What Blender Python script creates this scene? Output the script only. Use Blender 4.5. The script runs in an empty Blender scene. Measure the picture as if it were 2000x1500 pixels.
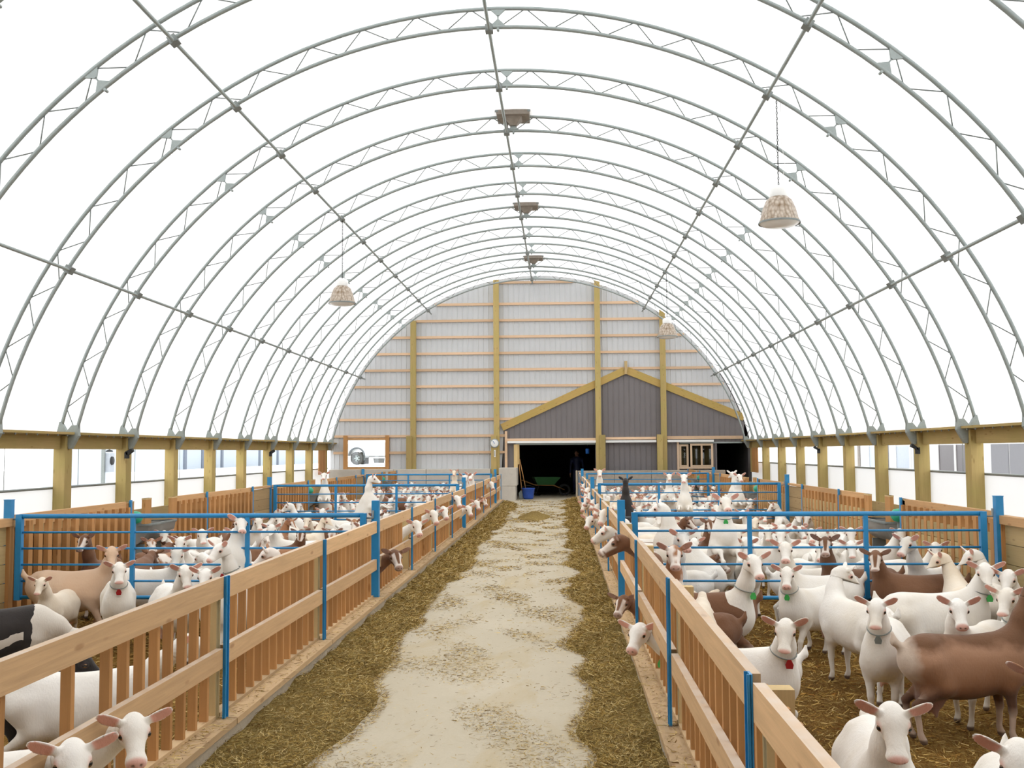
import bpy, bmesh, math, random
import numpy as np
from mathutils import Vector, Matrix

scene = bpy.context.scene
col = scene.collection
R = math.radians

# ---------------------------------------------------------------- camera
H = 1.70                                   # eye height above the feed alley
FPX = 2000.0                               # focal length in pixels of a 2000 px wide frame
yaw = math.atan(95/FPX); pitch = math.atan(133/FPX*math.cos(yaw)); roll = 0.006
c_f = np.array([-math.sin(yaw)*math.cos(pitch), math.cos(yaw)*math.cos(pitch), math.sin(pitch)])
c_r0 = np.array([math.cos(yaw), math.sin(yaw), 0.0]); c_u0 = np.cross(c_r0, c_f)
c_r = c_r0*math.cos(roll) - c_u0*math.sin(roll); c_u = c_u0*math.cos(roll) + c_r0*math.sin(roll)
cam_d = bpy.data.cameras.new('camera'); cam = bpy.data.objects.new('camera', cam_d); col.objects.link(cam)
cam_d.sensor_width = 36.0; cam_d.lens = 36.0*FPX/2000.0; cam_d.clip_end = 500
cam.matrix_world = Matrix(((c_r[0], c_u[0], -c_f[0], 0), (c_r[1], c_u[1], -c_f[1], 0), (c_r[2], c_u[2], -c_f[2], H), (0, 0, 0, 1)))
scene.camera = cam

# ---------------------------------------------------------------- overcast sky and exposure
world = bpy.data.worlds.new('overcast_sky'); scene.world = world; world.use_nodes = True
bg = world.node_tree.nodes['Background']; bg.inputs['Color'].default_value = (0.97, 0.985, 1.0, 1); bg.inputs['Strength'].default_value = 2.9
vs = scene.view_settings
vs.view_transform = 'Standard'; vs.look = 'None'; vs.gamma = 1.0; vs.exposure = 0.0; vs.use_curve_mapping = False

# ---------------------------------------------------------------- helpers
S = 2.44                                   # bay length: arches, wall posts and fence posts
XC = -0.87                                 # middle of the barn
XL, XR = -8.47, 6.73                       # wall lines
FL, FR = -1.97, 0.63                       # feed fences beside the alley
OL, OR = -5.87, 4.47                       # outer fences of the pens
P0 = .38; PL = .40; PR = .36                # phase of gates and of the left and right fence posts within the bays
PZ = -0.25                                 # pen floor
YB = 37.45                                 # end wall
RI, RO, CZ = 7.57, 7.85, 0.36              # arch radii and centre height

def tag(o, label=None, cat=None, group=None, kind=None):
    if label: o['label'] = label
    if cat: o['category'] = cat
    if group: o['group'] = group
    if kind: o['kind'] = kind
    return o
def empty(name, loc=(0, 0, 0), rz=0.0):
    o = bpy.data.objects.new(name, None); col.objects.link(o); o.location = loc; o.rotation_euler = (0, 0, rz); o.empty_display_size = .1
    return o
def link(name, me, parent=None, loc=(0, 0, 0), rot=(0, 0, 0), m=None):
    o = bpy.data.objects.new(name, me); col.objects.link(o); o.location = loc; o.rotation_euler = rot
    if parent is not None: o.parent = parent
    if m is not None and not me.materials: me.materials.append(m)
    return o
class MB:
    def __init__(s): s.v = []; s.f = []; s.sm = []
    def box(s, x0, x1, y0, y1, z0, z1, M=None):
        b = len(s.v)
        for x, y, z in ((x0, y0, z0), (x1, y0, z0), (x1, y1, z0), (x0, y1, z0), (x0, y0, z1), (x1, y0, z1), (x1, y1, z1), (x0, y1, z1)):
            s.v.append(tuple(M @ Vector((x, y, z))) if M is not None else (x, y, z))
        for q in ((0, 3, 2, 1), (4, 5, 6, 7), (0, 1, 5, 4), (1, 2, 6, 5), (2, 3, 7, 6), (3, 0, 4, 7)):
            s.f.append(tuple(b+i for i in q)); s.sm.append(False)
        return s
    def bar(s, p, q, w, h, up=(0, 0, 1)):          # square bar from p to q
        p = Vector(p); q = Vector(q); d = (q-p); L = d.length; d.normalize(); u = Vector(up); sd = d.cross(u)
        if sd.length < 1e-4: sd = d.cross(Vector((1, 0, 0)))
        sd.normalize(); u = sd.cross(d)
        M = Matrix((( d.x, sd.x, u.x, p.x), (d.y, sd.y, u.y, p.y), (d.z, sd.z, u.z, p.z), (0, 0, 0, 1)))
        return s.box(0, L, -w/2, w/2, -h/2, h/2, M)
    def tube(s, pts, r, n=8, cap=True, closed=False):
        pts = [Vector(p) for p in pts]; b = len(s.v); k = len(pts); rs = r if isinstance(r, (list, tuple)) else [r]*k
        prev = None
        for i, p in enumerate(pts):
            if closed: t = pts[(i+1) % k] - pts[i-1]
            else: t = pts[min(i+1, k-1)] - pts[max(i-1, 0)]
            t.normalize()
            if prev is None:
                a = Vector((0, 0, 1)) if abs(t.z) < .9 else Vector((1, 0, 0)); u = t.cross(a); u.normalize()
            else:
                u = prev - t*prev.dot(t); u.normalize()
            prev = u; w = t.cross(u)
            for j in range(n):
                an = 2*math.pi*j/n; s.v.append(tuple(p + (u*math.cos(an) + w*math.sin(an))*rs[i]))
        for i in range(k if closed else k-1):
            for j in range(n):
                i2 = (i+1) % k
                s.f.append((b+i*n+j, b+i*n+(j+1) % n, b+i2*n+(j+1) % n, b+i2*n+j)); s.sm.append(True)
        if cap and not closed:
            s.f.append(tuple(b+j for j in range(n-1, -1, -1))); s.sm.append(False)
            s.f.append(tuple(b+(k-1)*n+j for j in range(n))); s.sm.append(False)
        return s
    def lathe(s, prof, n=24, c=(0, 0, 0)):           # prof: (radius, z) pairs
        b = len(s.v); k = len(prof)
        for r, z in prof:
            for j in range(n):
                an = 2*math.pi*j/n; s.v.append((c[0]+r*math.cos(an), c[1]+r*math.sin(an), c[2]+z))
        for i in range(k-1):
            for j in range(n):
                s.f.append((b+i*n+j, b+i*n+(j+1) % n, b+(i+1)*n+(j+1) % n, b+(i+1)*n+j)); s.sm.append(True)
        return s
    def prism(s, poly, a0, a1, axis='y'):            # polygon in the plane across axis, pulled from a0 to a1
        b = len(s.v); n = len(poly)
        for a in (a0, a1):
            for u, w in poly: s.v.append({'y': (u, a, w), 'x': (a, u, w), 'z': (u, w, a)}[axis])
        s.f.append(tuple(b+i for i in range(n))); s.sm.append(False)
        s.f.append(tuple(b+n+i for i in range(n-1, -1, -1))); s.sm.append(False)
        for i in range(n):
            j = (i+1) % n; s.f.append((b+i, b+n+i, b+n+j, b+j)); s.sm.append(False)
        return s
    def mesh(s, name, fix=True):
        me = bpy.data.meshes.new(name); me.from_pydata(s.v, [], s.f); me.polygons.foreach_set('use_smooth', s.sm)
        if fix:
            bm = bmesh.new(); bm.from_mesh(me); bmesh.ops.recalc_face_normals(bm, faces=bm.faces); bm.to_mesh(me); bm.free()
        me.update(); return me
    def build(s, name, m, parent=None, loc=(0, 0, 0), rot=(0, 0, 0)):
        return link(name, s.mesh(name), parent, loc, rot, m)
def boxobj(name, m, parent, x0, x1, y0, y1, z0, z1, bev=0.0):
    """one board or block, its mesh centred on itself"""
    c = ((x0+x1)/2, (y0+y1)/2, (z0+z1)/2)
    me = MB().box(x0-c[0], x1-c[0], y0-c[1], y1-c[1], z0-c[2], z1-c[2]).mesh(name, False)
    if bev:
        bm = bmesh.new(); bm.from_mesh(me); bmesh.ops.bevel(bm, geom=bm.edges, offset=bev, segments=1, affect='EDGES'); bm.to_mesh(me); bm.free()
    return link(name, me, parent, c, (0, 0, 0), m)
NUM = 'first second third fourth fifth sixth seventh eighth ninth tenth eleventh twelfth thirteenth fourteenth fifteenth sixteenth seventeenth eighteenth nineteenth twentieth'.split()
TENS = {20: 'twenty', 30: 'thirty', 40: 'forty', 50: 'fifty', 60: 'sixty'}
def nth(i):
    if i < 20: return NUM[i]
    t, u = divmod(i+1, 10)
    if u == 0: return {20: 'twentieth', 30: 'thirtieth', 40: 'fortieth', 50: 'fiftieth', 60: 'sixtieth'}[t*10]
    return TENS[t*10] + '-' + NUM[u-1]

# ---------------------------------------------------------------- materials
def newmat(name):
    m = bpy.data.materials.new(name); m.use_nodes = True; return m, m.node_tree, m.node_tree.nodes['Principled BSDF']
def N(nt, t, **kw):
    n = nt.nodes.new(t)
    for k, v in kw.items(): setattr(n, k, v)
    return n
def mixc(nt, fac, a, b, blend='MIX'):
    n = N(nt, 'ShaderNodeMix', data_type='RGBA', blend_type=blend)
    for sock, val in ((0, fac), (6, a), (7, b)):
        if hasattr(val, 'links'): nt.links.new(val, n.inputs[sock])
        else: n.inputs[sock].default_value = val if sock == 0 else (*val[:3], 1)
    return n.outputs[2]
def noise(nt, vec, scale, detail=3.0, rough=.55, dist=0.0):
    n = N(nt, 'ShaderNodeTexNoise'); n.inputs['Scale'].default_value = scale; n.inputs['Detail'].default_value = detail
    n.inputs['Roughness'].default_value = rough; n.inputs['Distortion'].default_value = dist
    if vec is not None: nt.links.new(vec, n.inputs['Vector'])
    return n.outputs['Fac']
def ramp(nt, fac, stops):
    n = N(nt, 'ShaderNodeValToRGB'); e = n.color_ramp.elements
    while len(e) < len(stops): e.new(.5)
    for i, (p, c) in enumerate(stops): e[i].position = p; e[i].color = (*c, 1) if len(c) == 3 else c
    nt.links.new(fac, n.inputs[0]); return n.outputs[0]
def mapping(nt, vec, scale=(1, 1, 1), rot=(0, 0, 0)):
    n = N(nt, 'ShaderNodeMapping'); n.inputs['Scale'].default_value = scale; n.inputs['Rotation'].default_value = rot
    nt.links.new(vec, n.inputs['Vector']); return n.outputs[0]
def math_(nt, op, a, b=0.0, clamp=False):
    n = N(nt, 'ShaderNodeMath', operation=op); n.use_clamp = clamp
    for i, v in enumerate((a, b)):
        if hasattr(v, 'links'): nt.links.new(v, n.inputs[i])
        else: n.inputs[i].default_value = v
    return n.outputs[0]
def bump(nt, b, h, strength=.3, dist=.01):
    n = N(nt, 'ShaderNodeBump'); n.inputs['Strength'].default_value = strength; n.inputs['Distance'].default_value = dist
    nt.links.new(h, n.inputs['Height']); nt.links.new(n.outputs[0], b.inputs['Normal'])
def objc(nt): return N(nt, 'ShaderNodeTexCoord').outputs['Object']
def wpos(nt): return N(nt, 'ShaderNodeNewGeometry').outputs['Position']
def plain(name, c, rough=.7, metal=0.0, vary=.12, scale=9.0, bmp=0.0):
    m, nt, b = newmat(name); v = wpos(nt); f = noise(nt, v, scale, 4)
    lo = tuple(x*(1-vary) for x in c); hi = tuple(min(1, x*(1+vary)) for x in c)
    nt.links.new(mixc(nt, f, lo, hi), b.inputs['Base Color']); b.inputs['Roughness'].default_value = rough; b.inputs['Metallic'].default_value = metal
    if bmp: bump(nt, b, noise(nt, v, scale*6, 3), bmp, .01)
    return m
def wood(name, c, axis='z', rough=.75, vary=.22, knots=True, green=0.0, top_tint=None):
    """sawn lumber, grain along the given axis of the board"""
    m, nt, b = newmat(name); v = objc(nt); inf = N(nt, 'ShaderNodeObjectInfo')
    add = N(nt, 'ShaderNodeVectorMath', operation='MULTIPLY_ADD'); nt.links.new(inf.outputs['Location'], add.inputs[0]); add.inputs[1].default_value = (1.7, 1.3, 2.1); nt.links.new(v, add.inputs[2])
    sc = {'x': (1.2, 26, 26), 'y': (26, 1.2, 26), 'z': (26, 26, 1.2)}[axis]
    g = noise(nt, mapping(nt, add.outputs[0], sc), 1.6, 5, .6, .6)
    lo = tuple(x*(1-vary) for x in c); hi = tuple(min(1, x*(1+vary*.7)) for x in c)
    cc = mixc(nt, g, lo, hi)
    if knots:
        sc2 = {'x': (3.2, 11, 11), 'y': (11, 3.2, 11), 'z': (11, 11, 3.2)}[axis]
        vn = N(nt, 'ShaderNodeTexVoronoi'); vn.inputs['Scale'].default_value = 1.0; nt.links.new(mapping(nt, add.outputs[0], sc2), vn.inputs['Vector'])
        k = ramp(nt, vn.outputs['Distance'], [(0.0, (1, 1, 1)), (.10, (.8, .8, .8)), (.17, (0, 0, 0))])
        cc = mixc(nt, math_(nt, 'MULTIPLY', k, .55), cc, tuple(x*f for x, f in zip(c, (.42, .30, .22))))
    if green:
        f = ramp(nt, noise(nt, mapping(nt, add.outputs[0], (2, 2, 2)), 1.0, 3), [(.35, (0, 0, 0)), (.7, (1, 1, 1))])
        cc = mixc(nt, math_(nt, 'MULTIPLY', f, green), cc, (c[0]*.72, c[1]*.95, c[2]*.6))
    if top_tint:                                # upward faces of the boards mottled paler
        nz = N(nt, 'ShaderNodeSeparateXYZ'); nt.links.new(N(nt, 'ShaderNodeNewGeometry').outputs['Normal'], nz.inputs[0])
        cc = mixc(nt, math_(nt, 'MULTIPLY', math_(nt, 'GREATER_THAN', nz.outputs[2], .8), noise(nt, add.outputs[0], 8, 4)), cc, top_tint)
    hv = N(nt, 'ShaderNodeHueSaturation'); nt.links.new(cc, hv.inputs['Color'])
    nt.links.new(math_(nt, 'MULTIPLY_ADD', inf.outputs['Random'], .30), hv.inputs['Value'])
    hv.inputs['Value'].links[0].from_node.inputs[2].default_value = .85
    nt.links.new(hv.outputs[0], b.inputs['Base Color']); b.inputs['Roughness'].default_value = rough; b.inputs['Specular IOR Level'].default_value = .2
    bump(nt, b, g, .25, .004)
    return m
MAT = {}
MAT['rail'] = wood('pale_pine', (.63, .405, .215), 'y', vary=.30, top_tint=(.66, .58, .50))
MAT['slat'] = wood('orange_pine', (.48, .245, .092), 'z')
MAT['slat_y'] = wood('orange_pine_long', (.56, .33, .155), 'y')
MAT['girt'] = wood('pink_pine', (.70, .49, .32), 'x', knots=False)
MAT['post'] = wood('treated_timber', (.47, .345, .14), 'z', green=.3)
MAT['beam'] = wood('treated_beam', (.42, .30, .125), 'y', green=.3)
MAT['rafter'] = wood('treated_rafter', (.47, .32, .11), 'x', green=.3)
MAT['plank'] = wood('grey_plank', (.46, .33, .16), 'y', green=.2)
MAT['sill'] = wood('dusty_sill', (.52, .36, .20), 'y')
MAT['jamb'] = wood('pale_jamb', (.62, .45, .22), 'z')
MAT['ply'] = wood('weathered_board', (.40, .27, .13), 'y')
MAT['blue'] = plain('blue_paint', (.02, .235, .50), .38, 0, .10, 14)
MAT['galv'] = plain('galvanized_steel', (.33, .37, .36), .5, .35, .14, 30)
MAT['galv_dull'] = plain('dull_galvanized', (.22, .24, .23), .55, .3, .2, 20)
MAT['sheet'] = plain('grey_steel_sheet', (.58, .59, .60), .55, 0, .05, 3)
MAT['dark_sheet'] = plain('charcoal_steel_sheet', (.185, .168, .170), .6, 0, .06, 3)
MAT['white'] = plain('white_enamel', (.85, .85, .83), .4, 0, .03)
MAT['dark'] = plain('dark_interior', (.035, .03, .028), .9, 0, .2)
MAT['black'] = plain('black_rubber', (.02, .02, .02), .8, 0, .1)
MAT['concrete_block'] = plain('cast_concrete', (.56, .52, .46), .9, 0, .16, 5, .5)
MAT['rough_concrete'] = plain('rough_concrete', (.40, .345, .28), .95, 0, .30, 7, .8)
MAT['curb'] = plain('curb_concrete', (.42, .36, .27), .9, 0, .2, 6, .4)
# ---------------------------------------------------------------- ground, alley, pens
def m_alley():
    m, nt, b = newmat('alley_concrete'); v = wpos(nt)
    base = mixc(nt, noise(nt, v, .9, 5, .6), (.43, .375, .265), (.60, .535, .415))
    fine = noise(nt, v, 55, 3)
    base = mixc(nt, math_(nt, 'MULTIPLY', fine, .35), base, (.42, .36, .26))
    st = ramp(nt, noise(nt, mapping(nt, v, (1.6, .55, 1)), 1.3, 5, .65, .8), [(.50, (0, 0, 0)), (.66, (1, 1, 1))])
    base = mixc(nt, math_(nt, 'MULTIPLY', st, .45), base, (.42, .31, .14))
    nt.links.new(base, b.inputs['Base Color']); b.inputs['Roughness'].default_value = .85; b.inputs['Specular IOR Level'].default_value = .25
    bump(nt, b, noise(nt, v, 30, 5), .35, .006); return m
def m_straw(name, c1, c2, c3, s=1.0):
    m, nt, b = newmat(name); v = wpos(nt)
    a = noise(nt, mapping(nt, v, (22*s, 60*s, 22*s), (0, 0, .5)), 1.0, 5, .7, 1.5)
    d = noise(nt, mapping(nt, v, (60*s, 20*s, 22*s), (0, 0, -.3)), 1.0, 5, .7, 1.5)
    cc = mixc(nt, a, c1, c2); cc = mixc(nt, ramp(nt, d, [(.45, (0, 0, 0)), (.62, (1, 1, 1))]), cc, c3)
    cc = mixc(nt, ramp(nt, noise(nt, v, 1.4, 4), [(.4, (0, 0, 0)), (.75, (.6, .6, .6))]), cc, tuple(x*.55 for x in c1))
    nt.links.new(cc, b.inputs['Base Color']); b.inputs['Roughness'].default_value = 1.0; b.inputs['Specular IOR Level'].default_value = .1
    bump(nt, b, math_(nt, 'ADD', a, d), 1.0, .03); return m
MAT['alley'] = m_alley()
MAT['hay'] = m_straw('dry_hay', (.22, .130, .030), (.46, .315, .095), (.60, .45, .17))
MAT['bedding'] = m_straw('straw_bedding', (.17, .075, .016), (.37, .195, .045), (.48, .30, .085), .8)
def m_blade():
    m, nt, b = newmat('straw_blades'); a = N(nt, 'ShaderNodeAttribute', attribute_name='tint')
    nt.links.new(a.outputs['Color'], b.inputs['Base Color']); b.inputs['Roughness'].default_value = .9; b.inputs['Specular IOR Level'].default_value = .15
    return m
MAT['blade'] = m_blade()

def grid_obj(name, m, x0, x1, y0, y1, nx, ny, zf):
    xs = np.linspace(x0, x1, nx); ys = np.linspace(y0, y1, ny); XX, YY = np.meshgrid(xs, ys, indexing='ij')
    ZZ = zf(XX, YY); V = np.stack([XX, YY, ZZ], -1).reshape(-1, 3)
    i = np.arange((nx-1)*(ny-1)); a = (i//(ny-1))*ny + i % (ny-1)
    Fq = np.stack([a, a+ny, a+ny+1, a+1], 1)
    me = bpy.data.meshes.new(name)
    me.vertices.add(len(V)); me.vertices.foreach_set('co', V.astype(np.float32).ravel())
    me.loops.add(len(Fq)*4); me.loops.foreach_set('vertex_index', Fq.astype(np.int32).ravel())
    me.polygons.add(len(Fq)); me.polygons.foreach_set('loop_start', np.arange(0, len(Fq)*4, 4, dtype=np.int32)); me.polygons.foreach_set('use_smooth', np.ones(len(Fq), bool))
    me.update(calc_edges=True)
    return link(name, me, None, (0, 0, 0), (0, 0, 0), m)
rng = np.random.default_rng(7)
def lump(seed, n=26, fmin=.6, fmax=6.0):
    r = np.random.default_rng(seed); k = r.uniform(fmin, fmax, (n, 2))*r.choice([-1, 1], (n, 2)); ph = r.uniform(0, 6.28, n); am = 1/np.sqrt((k**2).sum(1))
    am = am/am.sum()
    return lambda x, y: sum(am[i]*np.sin(k[i, 0]*x + k[i, 1]*y + ph[i]) for i in range(n))

boxobj('ground', plain('yard_gravel', (.62, .62, .60), .95, 0, .15, 1.5), None, -90, 90, -30, 140, -.9, -.56)['kind'] = 'structure'
boxobj('floor', MAT['alley'], None, FL+.02, FR-.02, -6, YB+6, -.5, 0)['kind'] = 'structure'
for nm, x0, x1, sd in (('floor_pens_left', XL-.2, FL+.02, 3), ('floor_pens_right', FR-.02, XR+.2, 5)):
    lf = lump(sd)
    o = grid_obj(nm, MAT['bedding'], x0, x1, -6, YB, 60, 300, lambda x, y, lf=lf: PZ - .012 + .05*lf(x, y)); o['kind'] = 'structure'
boxobj('ground_yard_behind', plain('yard_snow', (.75, .75, .74), .9, 0, .05), None, -17, -2.5, YB+.4, 120, -.56, 1.0)['kind'] = 'structure'

# ---------------------------------------------------------------- translucent roof cover
def m_cover():
    m, nt, b = newmat('white_fabric'); out = nt.nodes['Material Output']
    t = N(nt, 'ShaderNodeBsdfTranslucent'); t.inputs[0].default_value = (.93, .93, .93, 1)
    d = N(nt, 'ShaderNodeBsdfDiffuse'); d.inputs[0].default_value = (.88, .88, .88, 1)
    mx = N(nt, 'ShaderNodeMixShader'); mx.inputs[0].default_value = .52
    nt.links.new(d.outputs[0], mx.inputs[1]); nt.links.new(t.outputs[0], mx.inputs[2]); nt.links.new(mx.outputs[0], out.inputs[0]); return m
MAT['cover'] = m_cover()
def arch(r, n, a0=None, zb=2.08):
    a0 = math.asin((zb-CZ)/r)
    return [(XC + r*math.cos(math.pi - a0 - (math.pi-2*a0)*i/n), CZ + r*math.sin(math.pi - a0 - (math.pi-2*a0)*i/n)) for i in range(n+1)]
prof = arch(RO+.035, 96)
mb = MB(); ys = [-6, YB+.1]
for y in ys:
    for x, z in prof: mb.v.append((x, y, z))
n = len(prof)
for i in range(n-1): mb.f.append((i, i+1, n+i+1, n+i)); mb.sm.append(True)
roof = mb.build('ceiling', MAT['cover']); roof['kind'] = 'structure'

# unseen dark wall added behind the camera to dim the faces turned towards it
wf = empty('added_dark_wall', (0, -1.6, 0)); wf['kind'] = 'structure'
mb = MB(); pr = arch(RO, 48)
mb.v = [(x, 0, z) for x, z in pr] + [(XC+7.6, 0, PZ-.2), (XC-7.6, 0, PZ-.2)]; mb.f = [tuple(range(len(mb.v)))]; mb.sm = [False]; mb.build('light_block_sheet', MAT['dark_sheet'], wf)
# ---------------------------------------------------------------- arch trusses
def arcpts(r, n, zb): return [(x-XC, 0, z) for x, z in arch(r, n, zb=zb)]
me_outer = MB().tube(arcpts(RO, 72, 2.10), .030, 8).mesh('outer_chord')
me_inner = MB().tube(arcpts(RI, 72, 1.98), .030, 8).mesh('inner_chord')
a0 = math.asin((2.1-CZ)/RO); NW = 26
def apt(r, an): return Vector((r*math.cos(an), 0, CZ + r*math.sin(an)))
rods = []
for i in range(NW):
    b0 = math.pi - a0 - (math.pi-2*a0)*(i+.03)/NW; b1 = math.pi - a0 - (math.pi-2*a0)*(i+.5)/NW; b2 = math.pi - a0 - (math.pi-2*a0)*(i+.97)/NW
    for p, q in ((apt(RI, b0), apt(RO, b1-.0)), (apt(RO, b1), apt(RI, b2))):
        rods.append(MB().tube([p, q], .0088, 5).mesh('web_rod'))
plates = []
for an in (math.pi/2, math.pi/2 + R(39), math.pi/2 - R(39)):
    rad = Vector((math.cos(an), 0, math.sin(an))); tan = Vector((-math.sin(an), 0, math.cos(an)))
    for which in (0, 1):
        base = apt(RO+.02 if which == 0 else RI-.02, an); tip = base + rad*(-.13 if which == 0 else .13)
        poly = [base + tan*.15, base - tan*.15, tip - tan*.015, tip + tan*.015]
        mb = MB(); b = 0
        for s in (-.02, .02):
            for p in poly: mb.v.append((p.x, s, p.z))
        mb.f += [(0, 1, 2, 3), (7, 6, 5, 4)] + [(i, (i+1) % 4, 4+(i+1) % 4, 4+i) for i in range(4)]; mb.sm += [False]*6
        plates.append(('gusset_plate', mb.mesh('gusset_plate')))
    mb = MB().tube([apt(RO-.1, an), apt(RI+.1, an)], .012, 6); plates.append(('link_bar', mb.mesh('link_bar')))
    mb = MB().tube([apt(RI-.04, an)-Vector((0, .04, 0)), apt(RI-.04, an)+Vector((0, .04, 0))], .02, 6); plates.append(('bolt', mb.mesh('bolt')))
feet = []
for s in (1, -1):
    mb = MB(); xi = s*math.sqrt(RI**2-(2.0-CZ)**2); xo = s*math.sqrt(RO**2-(2.1-CZ)**2)
    mb.prism([(xi-s*.06, 2.20), (xi+s*.05, 2.20), (xi+s*.14, 2.09), (xi+s*.10, 1.80), (xi+s*.05, 1.80), (xi-s*.07, 2.02)], -.045, .045)
    feet.append(('foot_bracket', mb.mesh('foot_bracket')))
    mb = MB(); mb.prism([(xo-s*.03, 2.26), (xo+s*.04, 2.26), (xo+s*.05, 2.09), (xo-s*.13, 2.09)], -.04, .04); feet.append(('outer_foot', mb.mesh('outer_foot')))
for i, k in enumerate(range(4, 16)):
    t = empty('arch_truss', (XC, k*S, 0))
    where = 'second nearest the camera' if i == 1 else 'nearest the camera' if i == 0 else 'set against the grey end wall' if k == 15 else f'{nth(i)} one back from the camera'
    tag(t, f'curved galvanized steel arch truss under white roof, {where}', 'roof truss', 'arch trusses carrying the fabric roof')
    link('outer_chord', me_outer, t, m=MAT['galv']); link('inner_chord', me_inner, t, m=MAT['galv'])
    for r_ in rods: link('web_rod', r_, t, m=MAT['galv_dull'])
    for nm, me in plates + feet: link(nm, me, t, m=MAT['galv'])

# ---------------------------------------------------------------- purlins
clamp_me = MB().box(-.055, .055, -.07, .07, -.05, .05).mesh('pipe_clamp')
for nm, ax, az in (('along the ridge', -.13, CZ+RI-.045), ('high on the left slope of the roof', -3.88, None), ('high on the right slope of the roof', 3.88, None),
                   ('low on the left slope of the roof', -6.34, None), ('low on the right slope of the roof', 6.34, None)):
    if az is None:
        az = CZ + math.sqrt((RI-.045)**2 - ax**2)
    t = empty('purlin_pipe', (XC+ax, 0, az)); tag(t, f'long galvanized pipe {nm}, clamped to every arch', 'pipe', 'purlin pipes')
    MB().tube([(0, -6, 0), (0, YB-.05, 0)], .026, 8).build('pipe', MAT['galv'], t)
    an = math.atan2(az-CZ, ax)
    for k in range(4, 16): link('pipe_clamp', clamp_me, t, (.02*math.cos(an), k*S, .02*math.sin(an)), (0, math.pi/2-an, 0), MAT['galv_dull'])

# ridge vents
for k, w in ((8, 'nearest'), (11, 'middle'), (14, 'farthest')):
    t = empty('ridge_vent', (XC, k*S-.02, 0)); tag(t, f'rusty grey box vent at the roof ridge, {w} of the three', 'roof vent', 'ridge vents')
    def frus(z0, z1, w0, w1, d0, d1):
        mb = MB(); 
        for z, w_, d_ in ((z0, w0, d0), (z1, w1, d1)):
            for sx, sy in ((-1, -1), (1, -1), (1, 1), (-1, 1)): mb.v.append((sx*w_, sy*d_, z))
        mb.f += [(0, 3, 2, 1), (4, 5, 6, 7), (0, 1, 5, 4), (1, 2, 6, 5), (2, 3, 7, 6), (3, 0, 4, 7)]; mb.sm += [False]*6; return mb
    rust = MAT.setdefault('rust', plain('rusty_tin', (.30, .26, .22), .7, .3, .35, 12))
    frus(8.16, 8.36, .31, .35, .30, .33).build('vent_box', rust, t)
    frus(8.36, 8.40, .36, .37, .36, .37).build('vent_rim', MAT['galv'], t)
    for sx in (-1, 1): MB().box(sx*.31-.03, sx*.31+.03, -.315, -.29, 8.20, 8.36).build('vent_flange', MAT['galv_dull'], t)
    frus(8.02, 8.20, .06, .20, .06, .2).build('vent_damper', rust, t)
    MB().tube([(-.12, 0, 8.20), (-.14, 0, 7.98)], .035, 8).build('vent_motor', rust, t)

# ---------------------------------------------------------------- pendant lamps
def m_lens():
    m, nt, b = newmat('prismatic_reflector'); v = objc(nt)
    vo = N(nt, 'ShaderNodeTexVoronoi'); vo.inputs['Scale'].default_value = 26; nt.links.new(mapping(nt, v, (1, 1, .55)), vo.inputs['Vector'])
    nt.links.new(mixc(nt, vo.outputs['Distance'], (.62, .54, .45), (.20, .13, .07)), b.inputs['Base Color']); b.inputs['Roughness'].default_value = .25; b.inputs['Metallic'].default_value = .25
    bump(nt, b, vo.outputs['Distance'], .8, .02); return m
MAT['reflector'] = m_lens()
MAT['glass'] = plain('lamp_glass', (.80, .78, .74), .15, 0, .04)
def spn(xa, za): return CZ
for nm, lx, k in (('nearest of three', 3.16, 6.02), ('above the left pens', -4.74, 9.0), ('by the end wall', 3.06, 12.0)):
    y = k*S; t = empty('pendant_lamp', (lx, y, 4.90)); tag(t, f'bell-shaped barn lamp with brown reflector on a chain, {nm}', 'lamp', 'hanging barn lamps')
    MB().lathe([(.285, .05), (.292, .07), (.27, .12), (.235, .26), (.185, .38), (.13, .43), (.115, .44)], 32).build('reflector', MAT['reflector'], t)
    MB().lathe([(.295, .045), (.300, .06), (.292, .075)], 32).build('rim', MAT['galv_dull'], t)
    MB().lathe([(0, -.005), (.12, .0), (.22, .015), (.285, .055)], 32).build('lens', MAT['glass'], t)
    MB().lathe([(.125, .43), (.13, .45), (.13, .55), (.09, .59), (0, .60)], 20).build('ballast_housing', MAT['white'], t)
    top = CZ + math.sqrt(max(RI**2 - (lx-XC)**2, 0)) - 4.90
    mb = MB(); z = .60; i = 0
    while z < top - .02:
        M = Matrix.Translation((0, 0, z+.03)) @ Matrix.Rotation(math.pi/2*(i % 2), 4, 'Z')
        pts = [M @ Vector((.009*math.cos(a), 0, .024*math.sin(a))) for a in [j*math.pi/4 for j in range(8)]]
        mb.tube(pts, .0048, 4, closed=True); z += .040; i += 1
    mb.build('chain', MAT['black'], t)
    MB().tube([(.04, 0, .58), (.10, 0, .9), (.05, 0, 1.3), (.06, 0, top)], .004, 5).build('power_cord', MAT['white'], t)

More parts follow.
